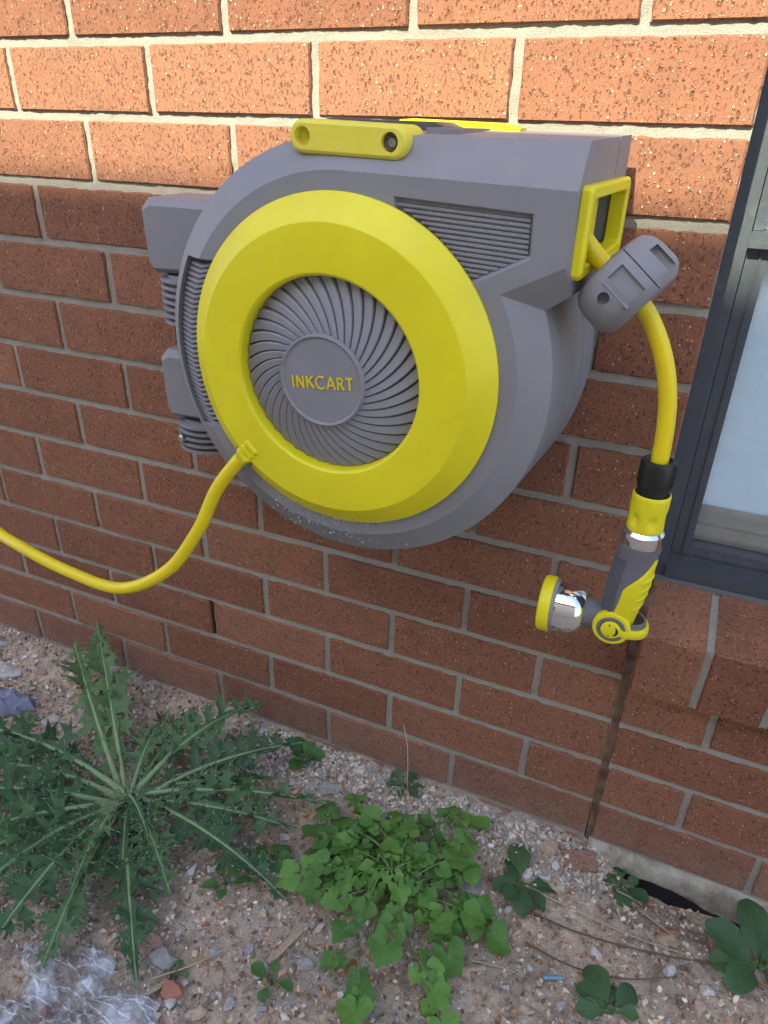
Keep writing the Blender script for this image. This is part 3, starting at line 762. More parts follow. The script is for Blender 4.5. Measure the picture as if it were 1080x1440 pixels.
# yellow quick connector with oval finger dents
qc = MB(); n = 72; rs = []
for z, r in ((.7255,.0158),(.7320,.0162),(.7335,.0172),(.7325,.0182),(.7290,.0184),(.722,.0185),(.718,.0185),(.715,.0185),(.712,.0185),(.709,.0185),(.706,.0185),(.703,.0185),(.700,.0185),(.697,.0184),(.695,.0183),(.6930,.0180),(.6915,.0170),(.6915,.0120)):
    row = []
    for j in range(n):
        a = 2*PI*j/n; d = 0
        for k in range(6):
            da = (a - R(-66-60*k) + PI) % (2*PI) - PI
            d += .0034*math.exp(-((da/.24)**2) - (((z-.7065)/.0062)**2))
        row.append((gx0+(r-d)*math.cos(a), HY+(r-d)*math.sin(a), z))
    rs.append(row)
qc.rings(rs, True, False, False); obj('quick_connector', qc, YEL, gun, 50)
lz('chrome_collar', [(.012,.6925),(.0178,.6925),(.0205,.6890),(.0212,.6770),(.0205,.6755),(.012,.6755)], CHROME)
secs = [(.6752,1.1828,.0214,.0212),(.6700,1.1826,.0213,.0210),(.6620,1.1822,.0200,.0196),(.6520,1.1812,.0188,.0188),(.6350,1.1800,.0198,.0198),(.6200,1.1788,.0196,.0198),(.6050,1.1774,.0186,.0188),(.5920,1.1762,.0172,.0176),(.5800,1.1754,.0162,.0166),(.5650,1.1748,.0155,.0160)]
def grip_at(z):
    for a, b in zip(secs, secs[1:]):
        if b[0] <= z <= a[0]:
            t = (z-a[0])/(b[0]-a[0]); return [a[i]+(b[i]-a[i])*t for i in range(4)]
    return secs[-1]
gp = MB(); gp.rings([[(cx+rx*math.cos(2*PI*j/40), HY+ry*math.sin(2*PI*j/40), z) for j in range(40)] for z, cx, rx, ry in secs]); obj('grip', gp, SLEEVE, gun, 40)
pad = MB(); rs = []
zs = np.linspace(.6620, .5680, 26)
for z in zs:
    _, cx, rx, ry = grip_at(float(z)); t = (z-.6620)/(.5680-.6620)
    a0 = R(-28 - 72*sm(t, 0, .42) - 14*sm(t, .5, 1)); a1 = R(42 - 10*t); row = []
    for j in range(17):
        a = a0+(a1-a0)*j/16; e = min(j, 16-j)/16; o_ = .0022*min(1, e*7) + .0002 - (.0012*math.exp(-((e-.17)/.04)**2) if .12 < t < .9 else 0)
        o_ *= min(1, t*14+.1)
        row.append((cx+(rx+o_)*math.cos(a), HY+(ry+o_)*math.sin(a), float(z)))
    rs.append(row)
pad.rings(rs, False, False, False); obj('grip_pad', pad, YEL, gun, 50)
for zc in (.6380, .6270, .6160, .6030):
    rb = MB(); _, cx, rx, ry = grip_at(zc); rs = []
    for j in range(9):
        a = R(-58 + 62*j/8); w = .0014*math.sin(PI*(j+.6)/9.2)+.0003; zz = zc - .0015 + .004*j/8
        f = lambda o_, dz: (cx+(rx+o_)*math.cos(a), HY+(ry+o_)*math.sin(a), zz+dz)
        rs.append([f(.0018, -w), f(.0032, -w*.5), f(.0032, w*.5), f(.0018, w)])
    rb.rings(rs); obj('pad_ridge', rb, YEL, gun, 40)
gr2 = MB()
for k in range(20):
    z = .6600 - k*.0037; _, cx, rx, ry = grip_at(z); rs = []
    for j in range(13):
        a = R(178 + 66*j/12); f = lambda o_, dz: (cx+(rx+o_)*math.cos(a), HY+(ry+o_)*math.sin(a), z+dz)
        rs.append([f(-.0004, -.0011), f(.0018, -.0007), f(.0018, .0007), f(-.0004, .0011)])
    gr2.rings(rs)
obj('grip_ribs', gr2, SLEEVEF, gun, 30, 'stuff')
# pivot and flow ring
pz = .5735; pc = Vector((1.1725, HY, pz))
hubm = MB(); hubm.lathe(pc, FRONT, [(.001,-.019),(.012,-.019),(.0165,-.014),(.0175,0),(.0165,.012),(.014,.0165),(.001,.0165)], 40); obj('pivot_body', hubm, SLEEVE, gun, 40)
fl = MB(); fl.lathe(pc, FRONT, [(.0125,.010),(.0190,.010),(.0202,.012),(.0202,.0185),(.0188,.0205),(.0150,.0208),(.0148,.019)], 44); obj('flow_ring', fl, YEL, gun, 40)
kn = MB(); kn.lathe(pc, FRONT, [(.0165,.0188),(.0152,.0212),(.0118,.0216),(.0112,.0200),(.0001,.0200)], 44); obj('knob_ring', kn, SLEEVE, gun, 40)
kb = MB(); kb.lathe(pc, FRONT, [(.0108,.0195),(.0106,.0225),(.0094,.0233),(.0001,.0234)], 40); knob = obj('knob', kb, YEL, gun, 40)
mk = MB(); rs = []
for i in range(15):
    a = R(-62+112*i/14); w = .0013*math.sin(PI*(i+.4)/14.8)+.0001; q = lambda r, y: (pc.x+r*math.cos(a), pc.y-y, pc.z+r*math.sin(a))
    rs.append([q(.0068-w, .0231), q(.0068-w, .0236), q(.0068+w, .0236), q(.0068+w, .0231)])
mk.rings(rs)
obj('flow_mark', mk, BLK, knob)
mk = MB(); mk.box(pc.x-.0030, pc.x-.0008, pc.y-.0237, pc.y-.0230, pc.z+.0062, pc.z+.0068); mk.box(pc.x-.0022, pc.x-.0016, pc.y-.02375, pc.y-.0230, pc.z+.0054, pc.z+.0076); obj('plus_mark', mk, BLK, knob)
mk = MB(); mk.box(pc.x-.0024, pc.x-.0004, pc.y-.0237, pc.y-.0230, pc.z-.0072, pc.z-.0066); obj('minus_mark', mk, BLK, knob)
# yellow yoke sweeping round to the right of the pivot
yk = MB(); rs = []
for i in range(33):
    a = R(-118 + 236*i/32); cx, cy = 1.1800, HY
    rx, ry = .0285, .0205; hh = .0085 - .0025*abs(math.cos(a*.5+.3)) + .001*math.sin(a)
    zc = .5720 - .0025*math.cos(a)
    q = lambda k, z: (cx+(rx+k)*math.cos(a), cy+(ry+k)*math.sin(a), zc+z)
    rs.append([q(-.0018, -hh), q(.0008, -hh-.0004), q(.0020, -hh*.5), q(.0020, hh*.5), q(.0008, hh+.0004), q(-.0018, hh)])
yk.rings(rs); obj('yoke', yk, YEL, gun, 40)
yk = MB(); rs = []
for i in range(33):
    a = R(-110 + 220*i/32); q = lambda k, z: (1.1800+(.0265+k)*math.cos(a), HY+(.0185+k)*math.sin(a), .5745-.0025*math.cos(a)+z)
    rs.append([q(-.0026, -.008), q(.0000, -.008), q(.0000, .0085), q(-.0026, .0085)])
yk.rings(rs); obj('yoke_liner', yk, SLEEVE, gun, 40)
# head
XA = Vector((-1, 0, -.03)).normalized(); hc = Vector((1.1690, HY, .5745))
def lx(name, prof, m, n=56, sharp=30):
    mb = MB(); mb.lathe(hc, XA, prof, n); return obj(name, mb, m, gun, sharp)
lx('neck', [(.0140,0),(.0158,.008),(.0166,.0255),(.0160,.0285),(.012,.0287)], SLEEVE)
lx('spray_head', [(.0150,.0262),(.0176,.0268),(.0218,.0292),(.0250,.0328),(.0272,.0374),(.0284,.0430),(.0290,.0500),(.0291,.0570),(.0290,.0585)], CHROME, 72, 60)
lx('head_band', [(.0288,.0585),(.0296,.0590),(.0300,.0615),(.0300,.0630),(.0290,.0632)], GREY)
rim = lx('head_rim', [(.0294,.0628),(.0312,.0632),(.0318,.0655),(.0318,.0730),(.0308,.0755),(.0290,.0765),(.0284,.0745)], YEL)
lx('spray_face', [(.0286,.0740),(.0270,.0745),(.0001,.0745)], GREYD)

# ------------------------------------------------------------------ the neighbouring house that keeps the passage in shade
EAVE_Y, EAVE_Z = -3.2, .972 + 3.2/math.cos(SUN_AZ-PI)*math.tan(SUN_EL)
nh = thing('neighbour_house', 'pale rendered house with grey roof across the side passage', 'house', (0, -3.7, 0))
w_ = MB(); w_.box(-5, 4.5, -9.1, -3.7, -.2, EAVE_Z-.15); obj('wall', w_, Mat('pale_render', (.55,.47,.38), .9, .2).m, nh, 0)
rf = MB(); tz = math.tan(R(20)); rf.rings([[(x, EAVE_Y-.12, EAVE_Z-.10), (x, EAVE_Y-.12, EAVE_Z), (x, -6.5, EAVE_Z+tz*3.18), (x, -9.6, EAVE_Z), (x, -9.6, EAVE_Z-.10)] for x in (-5.4, 4.9)])
obj('roof', rf, Mat('roof_tile', (.16,.15,.15), .8, .3).m, nh, 0)
gt = MB(); gt.box(-5.4, 4.9, EAVE_Y-.12, EAVE_Y, EAVE_Z-.11, EAVE_Z); obj('gutter', gt, Mat('gutter_cream', (.6,.56,.48), .5, .4).m, nh, 0)
nw = MB(); nw.box(-1.2, .4, -3.71, -3.64, 1.0, 2.1); f_ = obj('window', nw, FRAME, nh, 0)
np_ = MB(); np_.box(-1.12, .32, -3.638, -3.63, 1.08, 2.02); obj('pane', np_, Mat('dark_pane', (.02,.025,.03), .05, .6).m, f_, 0)

# ------------------------------------------------------------------ plants
def leaf_mat(name, c0, c1, rough=.55, hairy=0.0):
    M = Mat(name, rough=rough, spec=.35); p = M.pos(); n = M.noise(p, 70, 4); f = M.noise(p, 500, 3)
    c0 = tuple(1.35*c for c in c0); c1 = tuple(1.35*c for c in c1)
    c = M.mix(M.rand(), c0, c1); c = M.mix(M.mr(n, .3, .7, 0, .6), c, M.mix(1.0, c, (.6,.7,.62), 'MULTIPLY'))
    if hairy: c = M.mix(M.mr(f, .55, .75, 0, hairy), c, (.30,.36,.27))
    M.set('Base Color', c); M.bump(f, .0008, .6)
    tr = M.n('BsdfTranslucent', {'Color': c}); mx = M.n('MixShader', {0: .28, 1: M.b.outputs[0], 2: tr}); M.t.links.new(mx, M.out.inputs[0]); return M.m
THL = leaf_mat('thistle_leaf', (.062,.125,.060), (.125,.215,.082), .6, .5)
THR = leaf_mat('thistle_midrib', (.24,.34,.16), (.32,.42,.20), .5)
SPN = Mat('pale_spine', (.42,.46,.33), .6, .3).m
WL = leaf_mat('weed_leaf', (.085,.185,.045), (.155,.30,.060), .55)
WD_ = leaf_mat('weed_stem', (.16,.24,.08), (.22,.30,.10), .5)
VEIN = leaf_mat('leaf_vein', (.085,.16,.055), (.12,.20,.07), .5)
BLF = leaf_mat('broad_leaf', (.052,.108,.045), (.080,.150,.058), .5)
RLF = leaf_mat('round_leaf', (.065,.15,.038), (.10,.21,.055), .5)
STRAW = Mat('dry_straw', (.46,.38,.24), .8, .2).m
TWIG = Mat('dry_twig', (.16,.11,.08), .85, .2).m
UP = Vector((0, 0, 1))
TC = Vector((.479, -.269, .03))
th = thing('thistle', 'large spiky dark green thistle rosette growing against the foot of the wall', 'thistle', (TC.x, TC.y, 0))
TR = random.Random(4)
def thistle_leaf(tip, lift, wid, nl, pet=.16, base=None):
    wid *= .80
    hue = TR.random()
    b = base or TC + Vector((TR.uniform(-.008,.008), TR.uniform(-.008,.008), TR.uniform(-.01,.012)))
    tip = Vector(tip); mid = (b+tip)*.5 + UP*lift + Vector((TR.uniform(-.012,.012), TR.uniform(-.012,.012), 0))
    P = lambda t: b*(1-t)**2 + mid*2*t*(1-t) + tip*t*t
    L = (tip-b).length
    def fr(t):
        d = ((mid-b)*2*(1-t) + (tip-mid)*2*t).normalized(); s_ = d.cross(UP)
        s_ = s_.normalized() if s_.length > .05 else Vector((1,0,0)); return d, s_, s_.cross(d).normalized()
    roll = TR.uniform(-.25, .25)
    bl = MB(); sp = MB(); rib = MB()
    env = lambda t: (sm(t, pet*.3, .5)*.9+.10) * (1-.78*sm(t, .52, 1.02))
    # web along the midrib
    ns = 30
    for sg in (-1, 1):
        prev = None; rows = []
        for i in range(ns+1):
            t = pet + (1-pet)*i/ns; d, s_, n_ = fr(t); w = wid*env(t)*.15*(1+.3*math.sin(i*2.1+sg)) + .0015
            p = P(t); rows.append([p, p + s_*sg*w*.5 + n_*.002, p + s_*sg*w + n_*(w*.25+.002*math.sin(i*1.3))])
        bl.rings(rows, False, False, False)
        for k in range(nl):
            t0 = pet + (.97-pet)*(k + .5*(sg > 0) + TR.uniform(-.15,.15))/nl
            if t0 > .96 or t0 < pet*.7: continue
            d, s_, n_ = fr(t0); dt = (1-pet)/nl; e = env(t0)*TR.uniform(.75, 1.15)
            ln = wid*e; vl = dt*L*.64
            sw = R(TR.uniform(12, 38)); tl = R(TR.choice((-26, 8, 30, 52)) + TR.uniform(-12, 12)) + roll*sg
            dv = (s_*sg*math.cos(sw) + d*math.sin(sw)); dv = (dv*math.cos(tl) + n_*math.sin(tl)).normalized(); tv = (d - dv*d.dot(dv)).normalized(); nn = dv.cross(tv)
            o_ = P(t0); k1 = ln*TR.uniform(.12,.3); k2 = -ln*TR.uniform(.05,.22)
            q = lambda u, v, h: o_ + dv*(u*ln) + tv*(v*vl) + nn*h
            J = lambda: TR.uniform(-.05, .05)
            pts = [q(-.02,-.10,0), q(.34,-.28+J(),k2*.3), q(.56+J(),-.78,k2), q(.60,-.20,0), q(.82+J(),-.34,k1*.4), q(.80,.02,0), q(1.10+J(),.16+J(),k1*.5), q(.80,.36,0), q(.86+J(),.98,k1), q(.54,.52,.0), q(.44+J(),1.14,k2), q(.26,.66,0), q(-.02,.86,0)]
            c0 = bl.add(pts + [q(.30,.14,-.004*nn.z), q(.62,.14,.002)], [])
            F = [(13,0,1),(13,1,3),(1,2,3),(13,3,14),(3,4,5),(3,5,14),(14,5,6),(14,6,7),(14,7,9),(7,8,9),(14,9,13),(13,9,11),(9,10,11),(13,11,12),(13,12,0)]
            bl.f += [tuple(i+c0 for i in f) for f in F]
            for i, (du, dv2) in ((2,(.25,-.9)),(4,(.6,-.5)),(6,(1,.1)),(8,(.6,.8)),(10,(.2,1))):
                p = pts[i]; dr_ = (dv*du + tv*dv2 + nn*.3*(1 if i in (6,8) else -1)).normalized(); l_ = TR.uniform(.004,.008); sd_ = tv if i == 6 else dv
                sp.add([p - sd_*.0007, p + sd_*.0007, p + dr_*l_, p + nn*.0005], [(0,1,2),(1,3,2),(3,0,2)])
    # hairs on rib and blade
    for _ in range(46):
        t = TR.uniform(.02, .95); d, s_, n_ = fr(t); w = wid*env(t)*.5*TR.uniform(-1,1); p = P(t) + s_*w + n_*.003
        hd_ = (s_*TR.uniform(-1,1) + n_*TR.uniform(.3,1) + d*TR.uniform(-.3,.8)).normalized(); l_ = TR.uniform(.004,.011)*(1.3 if t < .3 else 1)
        sp.add([p - d*.00035, p + d*.00035, p + hd_*l_], [(0,1,2)])
    n = 22; pts = []; rad = []
    for i in range(n+1):
        t = i/n; pts.append(P(t) + fr(t)[2]*.0006); rad.append(max(.0006, (.0046*(1-t)**1.5 + .0011)*(wid/.075)*1.45))
    rib.tube(pts, rad, 7)
    lf = obj('leaf', bl, THL, th, 50); obj('midrib', rib, THR, lf, 60); obj('spines', sp, SPN, lf, 0, 'stuff')
TL = [((.120,-.018,.06), .055, .080, 11), ((.183,-.004,.125), .05, .062, 9), ((.575,-.004,.065), .075, .070, 11), ((.700,-.053,.06), .06, .068, 11), ((.790,-.142,.045), .05, .062, 11),
      ((.769,-.207,.045), .055, .062, 11), ((.174,-.343,.05), .06, .080, 11), ((.205,-.395,.05), .06, .08, 11), ((.289,-.459,.05), .06, .075, 10),
      ((.410,-.085,.035), .06, .060, 8), ((.804,-.301,.02), .055, .062, 11), ((.642,-.366,.02), .06, .062, 9), ((.678,-.483,.015), .055, .074, 11), ((.554,-.530,.02), .06, .070, 10),
      ((.473,-.546,.03), .06, .075, 11), ((.384,-.52,.03), .06, .075, 10), ((.335,-.481,.045), .05, .07, 9),  ((.13,-.27,.055), .06, .08, 11), 
      ((.579,-.330,.075), .05, .050, 7), ((.576,-.395,.03), .05, .05, 8), ((.48,-.07,.05), .05, .06, 8), ((.62,-.17,.03), .05, .055, 8),   ((.66,-.12,.02), .04, .055, 9),  ((.53,-.44,.06), .05, .05, 8)]
for a in TL: thistle_leaf(*a)
cr = MB()
for _ in range(190):
    a = TR.uniform(0, 6.28); e = TR.uniform(.25, 1.3); l_ = TR.uniform(.012, .034); d = Vector((math.cos(a)*math.cos(e), math.sin(a)*math.cos(e), math.sin(e))); p = TC + Vector((math.cos(a), math.sin(a), 0))*TR.uniform(.002,.028) + UP*TR.uniform(-.005,.008); s_ = Vector((-math.sin(a), math.cos(a), 0))
    cr.add([p - s_*.0016, p + s_*.0016, p + d*l_], [(0,1,2)])
obj('crown_hairs', cr, THR, th, 0, 'stuff')

LYR = [(0,.02),(.06,.022),(.11,.03),(.15,.10),(.19,.13),(.23,.07)] + [(.26+.74*i/24, max(.015, .46*math.sin(PI*min(1,(.12+.88*i/24)**.85))**.7*(.80+.20*math.cos(i*2*PI/5.2)))) for i in range(25)]
OVAL = [(0,.015),(.10,.05),(.2,.14),(.35,.235),(.5,.29),(.62,.30),(.74,.27),(.84,.215),(.92,.145),(.97,.085),(1,.02)]
ROUND = [(0,.02),(.08,.12),(.2,.27),(.35,.37),(.5,.41),(.65,.39),(.8,.30),(.92,.17),(1,.02)]
ELONG = [(0,.03),(.12,.045),(.25,.09),(.4,.145),(.55,.17),(.7,.16),(.85,.10),(.95,.045),(1,.008)]
def leaf(parent, m, base, az, ln, prof, pitch=.25, droop=.5, roll=0.0, wav=.05, fold=.25, jag=0.0, rg=TR, ribm=None, stem_to=None, wmul=1.0):
    d0 = Vector((math.cos(az), math.sin(az), 0)); s_ = Vector((-math.sin(az), math.cos(az), 0)); mb = MB(); p = Vector(base); rows = []; ang = pitch; pu = 0; ph = rg.uniform(0, 6)
    mids = []
    for u, w in prof:
        ang = pitch - droop*u; dv = d0*math.cos(ang) + UP*math.sin(ang); n_ = UP*math.cos(ang) - d0*math.sin(ang); p = p + dv*((u-pu)*ln); pu = u
        s2 = s_*math.cos(roll) + n_*math.sin(roll); n2 = n_*math.cos(roll) - s_*math.sin(roll); mids.append(p.copy()); row = []
        for k, f in ((-1,1),(-1,.55),(0,0),(1,.55),(1,1)):
            ww = w*wmul*ln*f*(1 + (rg.uniform(-jag, jag) if f == 1 else 0)); row.append(p + s2*(k*ww) + n2*(abs(ww)*fold + wav*ln*f*f*math.sin(u*9+ph+k)*.6))
        rows.append(row)
    mb.rings(rows, False, False, False); lf = obj('leaf', mb, m, parent, 60)
    if ribm:
        rb = MB(); rb.tube([q - UP*.0001 for q in mids[:-1]], [.0006*(ln/.05)**.5*(1-.7*i/len(mids)) for i in range(len(mids)-1)], 5); obj('midrib', rb, ribm, lf, 60)
    if stem_to is not None:
        st = MB(); a = Vector(stem_to); b = Vector(base); m_ = (a+b)*.5 + UP*.012; st.tube([a*(1-t)**2 + m_*2*t*(1-t) + b*t*t for t in [i/8 for i in range(9)]], [.0014]*9, 6); obj('stem', st, ribm or m, parent, 60)
# pale green lobed weed
wc = Vector((.945, -.225, .0))
wd = thing('leafy_weed', 'bushy light green weed with rounded lobed leaves in front of the wall', 'weed', wc)
WR = random.Random(9)
WLP = [(.79,-.162),(.823,-.123),(.808,-.219),(.92,-.139),(.954,-.131),(.92,-.167),(.987,-.086),(1.017,-.087),(.885,-.224),(.856,-.263),(.919,-.221),(.978,-.161),(.965,-.219),(.931,-.283),(.97,-.271),(1.006,-.207),(1.034,-.188),(.898,-.298),(.86,-.292),(1.019,-.271),(1.051,-.24),(1.09,-.228),(1.07,-.214),(.983,-.315),(1.046,-.286),(.925,-.331),(.954,-.379),(.968,-.397),(1.044,-.348),(1.065,-.367),(.814,-.276),(.85,-.227),(.90,-.18),(.94,-.19),(.87,-.19),(.99,-.24),(.95,-.25),(.90,-.26),(.84,-.18)]
def lobed_leaf(base, az, ln, pitch, droop, rg):
    """stalk with a large rounded lobed end leaflet and two or three small side lobes"""
    d0 = Vector((math.cos(az), math.sin(az), 0)); s_ = Vector((-math.sin(az), math.cos(az), 0)); mb = MB()
    def P(u): a = pitch - droop*u*.5; return Vector(base) + d0*(u*ln*math.cos(a)) + UP*(u*ln*math.sin(a))
    def blade(c, dirv, rad, tilt):
        sd_ = UP.cross(dirv).normalized(); ph = rg.uniform(0, 6.28); nl = rg.choice((3, 4, 4, 5)); ang = pitch - droop*.8 + rg.uniform(-.3,.3); roll = tilt
        f = dirv*math.cos(ang) + UP*math.sin(ang); n_ = UP*math.cos(ang) - dirv*math.sin(ang); s2 = sd_*math.cos(roll) + n_*math.sin(roll); n2 = n_*math.cos(roll) - sd_*math.sin(roll)
        n = 30; rows = []; cup = rg.uniform(-.25, .35); wv = rg.uniform(.06, .16)
        for k in (0.02, .38, .72, 1.0):
            row = []
            for j in range(n):
                t = 2*PI*j/n; back = abs(((t + PI/2) % (2*PI)) - PI)          # 0 at the stalk side
                t2 = -PI/2 + 2*PI*j/n; st_ = min(1, .18 + (j if j < n/2 else n-j)/4.2)
                r = rad*(.87 + .11*math.cos(nl*(t2+PI/2)+PI)*(1 if nl != 4 else -1) + .055*math.cos(11*t2+ph))*st_
                u, v = math.sin(t2)*r*k + rad*.75, math.cos(t2)*r*k*.92
                h = cup*rad*k*k + wv*rad*k*k*math.sin(3*t2+ph) + .03*rad*k*math.sin(7*t2+ph)+abs(v)*.18
                row.append(c + f*u + s2*v + n2*h)
            rows.append(row)
        mb.rings(rows, True, True, False)
    blade(P(.62), d0, ln*rg.uniform(.36,.45), rg.uniform(-.4,.4))
    for u, sg in ((.52, 1), (.46, -1), (.28, 1), (.24, -1))[:rg.choice((2, 2, 3, 4))]:
        blade(P(u), (d0*.45 + s_*sg).normalized(), ln*rg.uniform(.16,.25), rg.uniform(-.5,.5))
    lf = obj('leaf', mb, WL, wd, 60)
    rb = MB(); rb.tube([P(i/8*.85) for i in range(9)], [.0010]*6+[.0008,.0006,.0004], 5); obj('midrib', rb, WD_, lf, 60)
WLP += [(wc.x + WR.gauss(0, .055), wc.y + .02 + WR.gauss(0, .040)) for _ in range(12)]
for i, (x, y) in enumerate(WLP):
    x = wc.x + (x-wc.x)*.93; y = wc.y + .012 + (y-wc.y)*.93
    dx, dy = x-wc.x, y-wc.y; dist = math.hypot(dx, dy); az = math.atan2(dy, dx) + WR.uniform(-.5, .5); ln = WR.uniform(.050, .074)*(1 if dist > .05 else .8)
    zt = max(.022, .085 - dist*.36) + WR.uniform(-.012, .016)
    b = Vector((x - math.cos(az)*ln*.5, y - math.sin(az)*ln*.5, zt))
    lobed_leaf(b, az, ln, WR.uniform(.05,.45), WR.uniform(.5,1.1), WR)
    if i % 2 == 0:
        az2 = az + WR.choice((-1,1))*WR.uniform(.7,1.2); lobed_leaf(b + Vector((WR.uniform(-.01,.01), WR.uniform(-.01,.01), -.012)), az2, ln*.7, .1, .6, WR)
    st = MB(); a_ = wc + Vector((WR.uniform(-.02,.02), WR.uniform(-.02,.02), 0)); m_ = (a_+b)*.5 + UP*.014
    st.tube([a_*(1-t)**2 + m_*2*t*(1-t) + b*t*t for t in [q/9 for q in range(10)]], [.0010]*10, 6); obj('stem', st, WD_, wd, 60)
# broad leaved seedlings: (label, centre, [(azimuth deg, length)], profile)
def rosette(label, c, leaves, prof=OVAL, m=BLF, rg=WR, name='broadleaf_seedling', pitch=.35):
    z = gh(c[0], c[1]); t = thing(name, label, 'seedling', (c[0], c[1], z))
    for a, ln in leaves:
        az = R(a); b = Vector((c[0]+math.cos(az)*.008, c[1]+math.sin(az)*.008, z+.006+rg.uniform(0,.006)))
        ln *= rg.uniform(.66, .92)
        leaf(t, m, b, az, ln, prof, rg.uniform(.6,1.5)*pitch, rg.uniform(.4,1.0), rg.uniform(-.4,.4), .06, .22, .07, rg, VEIN, (c[0], c[1], z), rg.uniform(.9,1.15))
rosette('dark green broad-leaved seedling right of the light green weed', (1.123, -.118), [(112, .072), (140, .05), (20, .066), (-30, .06), (-75, .055), (-110, .062), (-150, .045), (170, .042)])
rosette('small dark green seedling against the mortar ledge below the control joint', (1.268, -.036), [(150, .045), (100, .036), (35, .034), (-25, .052), (-80, .046), (-130, .048), (190, .035)])
rosette('broad-leaved seedling with big oval leaves in the lower right corner', (1.462, -.098), [(100, .105), (62, .09), (168, .098), (200, .088), (235, .092), (20, .07), (-40, .07)], OVAL, BLF, WR, 'broadleaf_seedling', .45)
rosette('dark green seedling cut by the bottom edge of the photo right of centre', (1.278, -.250), [(128, .07), (165, .06), (60, .055), (100, .05), (200, .06), (20, .045)])
rosette('tiny seedling with a tall dry stalk standing by the wall foot', (.889, -.030), [(80, .036), (150, .040), (200, .034), (-30, .036), (20, .03), (-90, .028)])
st = MB(); st.tube(spline([(.894,-.034,.0),(.893,-.032,.05),(.886,-.020,.10),(.872,-.006,.135)], 6), .0009, 6); o = obj('grass_stalk', st, STRAW, None, 60); tag(o, 'single thin dry grass stalk leaning on the wall above a tiny seedling', 'grass stalk')
rosette('clump of rounded leaves between the thistle and the wall', (.690, -.048), [(80, .045), (130, .05), (30, .04), (-60, .045), (-100, .04), (170, .035), (0, .03)], ROUND, RLF, WR, 'round_leaf_weed', .6)
rosette('creeping weed with small rounded leaves beside the tip of a thistle leaf', (.745, -.240), [(10, .030), (60, .028), (-40, .03), (110, .026), (180, .032), (-100, .034), (-150, .036)], ROUND, RLF, WR, 'round_leaf_weed', .3)
rosette('small pale green sprout with pointed leaves under the thistle', (.705, -.312), [(20, .04), (85, .036), (150, .030), (-70, .034), (-140, .04)], OVAL, RLF, WR, 'sprout', .5)
rosette('thin sprout on bare soil left of the light green weed', (.842, -.402), [(170, .034), (110, .030), (10, .030), (-90, .030)], OVAL, RLF, WR, 'sprout', .3)
rosette('yellowish sprout among pebbles left of the thistle', (.150, -.190), [(0, .024), (60, .022), (130, .024), (200, .022), (290, .02)], LYR, RLF, WR, 'sprout', .4)
rosette('tiny green sprout beside the terracotta lump', (.716, -.452), [(30, .016), (100, .018), (170, .014), (-60, .014)], LYR, RLF, WR, 'sprout', .4)

# ------------------------------------------------------------------ debris
DB = random.Random(2)
def chunk(name, label, cat, c, r, m, seed, rot=0.0, npts=16, sink=.3):
    V, F = hull_mesh(random.Random(seed), npts, 1.0); mb = MB(); mb.add([(v[0]*r[0], v[1]*r[1]*1.2, v[2]*r[2]) for v in V], F)
    o = link(name, mb.mesh(name, m, 26), None, (c[0], c[1], gh(c[0], c[1]) + r[2]*sink)); o.rotation_euler = (DB.uniform(-.2,.2), DB.uniform(-.2,.2), rot); return tag(o, label, cat)
SMAT = dict(KINDS)
chunk('terracotta_lump', 'biggest orange-red terracotta lump near the plastic bag', 'brick fragment', (.727,-.470), (.0185,.016,.014), SMAT['brick red'], 5)
chunk('rock', 'large angular pale grey rock between the thistle and the terracotta lump', 'rock', (.686,-.440), (.024,.019,.018), SMAT['grey'], 8)
chunk('rock', 'large rounded grey rock at the left edge by the wall', 'rock', (-.075,-.055), (.026,.020,.018), SMAT['grey'], 9)
chunk('rock', 'flat cream rock at the left edge', 'rock', (.005,-.105), (.034,.026,.010), SMAT['pale'], 10, .4)
chunk('rock', 'pale cream pebble beside the sprout left of the thistle', 'rock', (.19,-.165), (.022,.014,.008), SMAT['pale'], 12, .5)
chunk('terracotta_lump', 'orange terracotta lump between two upper thistle leaves', 'brick fragment', (.315,-.135), (.018,.013,.012), SMAT['brick red'], 14)
chunk('rock', 'bluish grey slab of rock just right of the thistle leaf tips', 'rock', (.765,-.085), (.024,.016,.012), SMAT['grey'], 15, .3)
chunk('rock', 'white stone at the right of the thistle leaf tips', 'rock', (.735,-.098), (.018,.014,.012), SMAT['pale'], 16)
chunk('rock', 'yellowish stone among the pebbles below the control joint', 'rock', (1.150,-.048), (.020,.014,.012), SMAT['tan'], 18, .2)
chunk('rock', 'white angular stone near the oval-leaved seedling', 'rock', (1.398,-.165), (.013,.009,.008), SMAT['pale'], 19)
chunk('terracotta_lump', 'small orange terracotta piece on gravel below the black membrane', 'brick fragment', (1.345,-.095), (.012,.010,.008), SMAT['brick red'], 20)
chunk('rock', 'white chip of rock on the right side of the light green weed', 'rock', (1.083,-.185), (.020,.012,.006), SMAT['pale'], 22, -.5)
chunk('rock', 'broad flat grey rock half buried right of the light green weed', 'rock', (1.050,-.150), (.030,.022,.010), SMAT['grey'], 23, .2, 20)
chunk('rock', 'brown flat rock behind the terracotta lump near the bag', 'rock', (.655,-.425), (.020,.016,.008), SMAT['pinkish'], 26)
chunk('rock', 'long cream stone in the foreground right of the terracotta lump', 'rock', (.772,-.470), (.012,.020,.010), SMAT['tan'], 27)
chunk('rock', 'round tan stone in the foreground above the long cream stone', 'rock', (.768,-.425), (.016,.014,.012), SMAT['tan'], 28)
# broken corner of a brick
bf = brick_mesh(.056, .034, 77, .032); bf.name = 'brick_fragment'; o = link('brick_fragment', bf, None, (1.200, -.042, .012)); o.rotation_euler = (-1.25, .10, .45); tag(o, 'broken piece of red brick lying below the control joint', 'brick fragment')
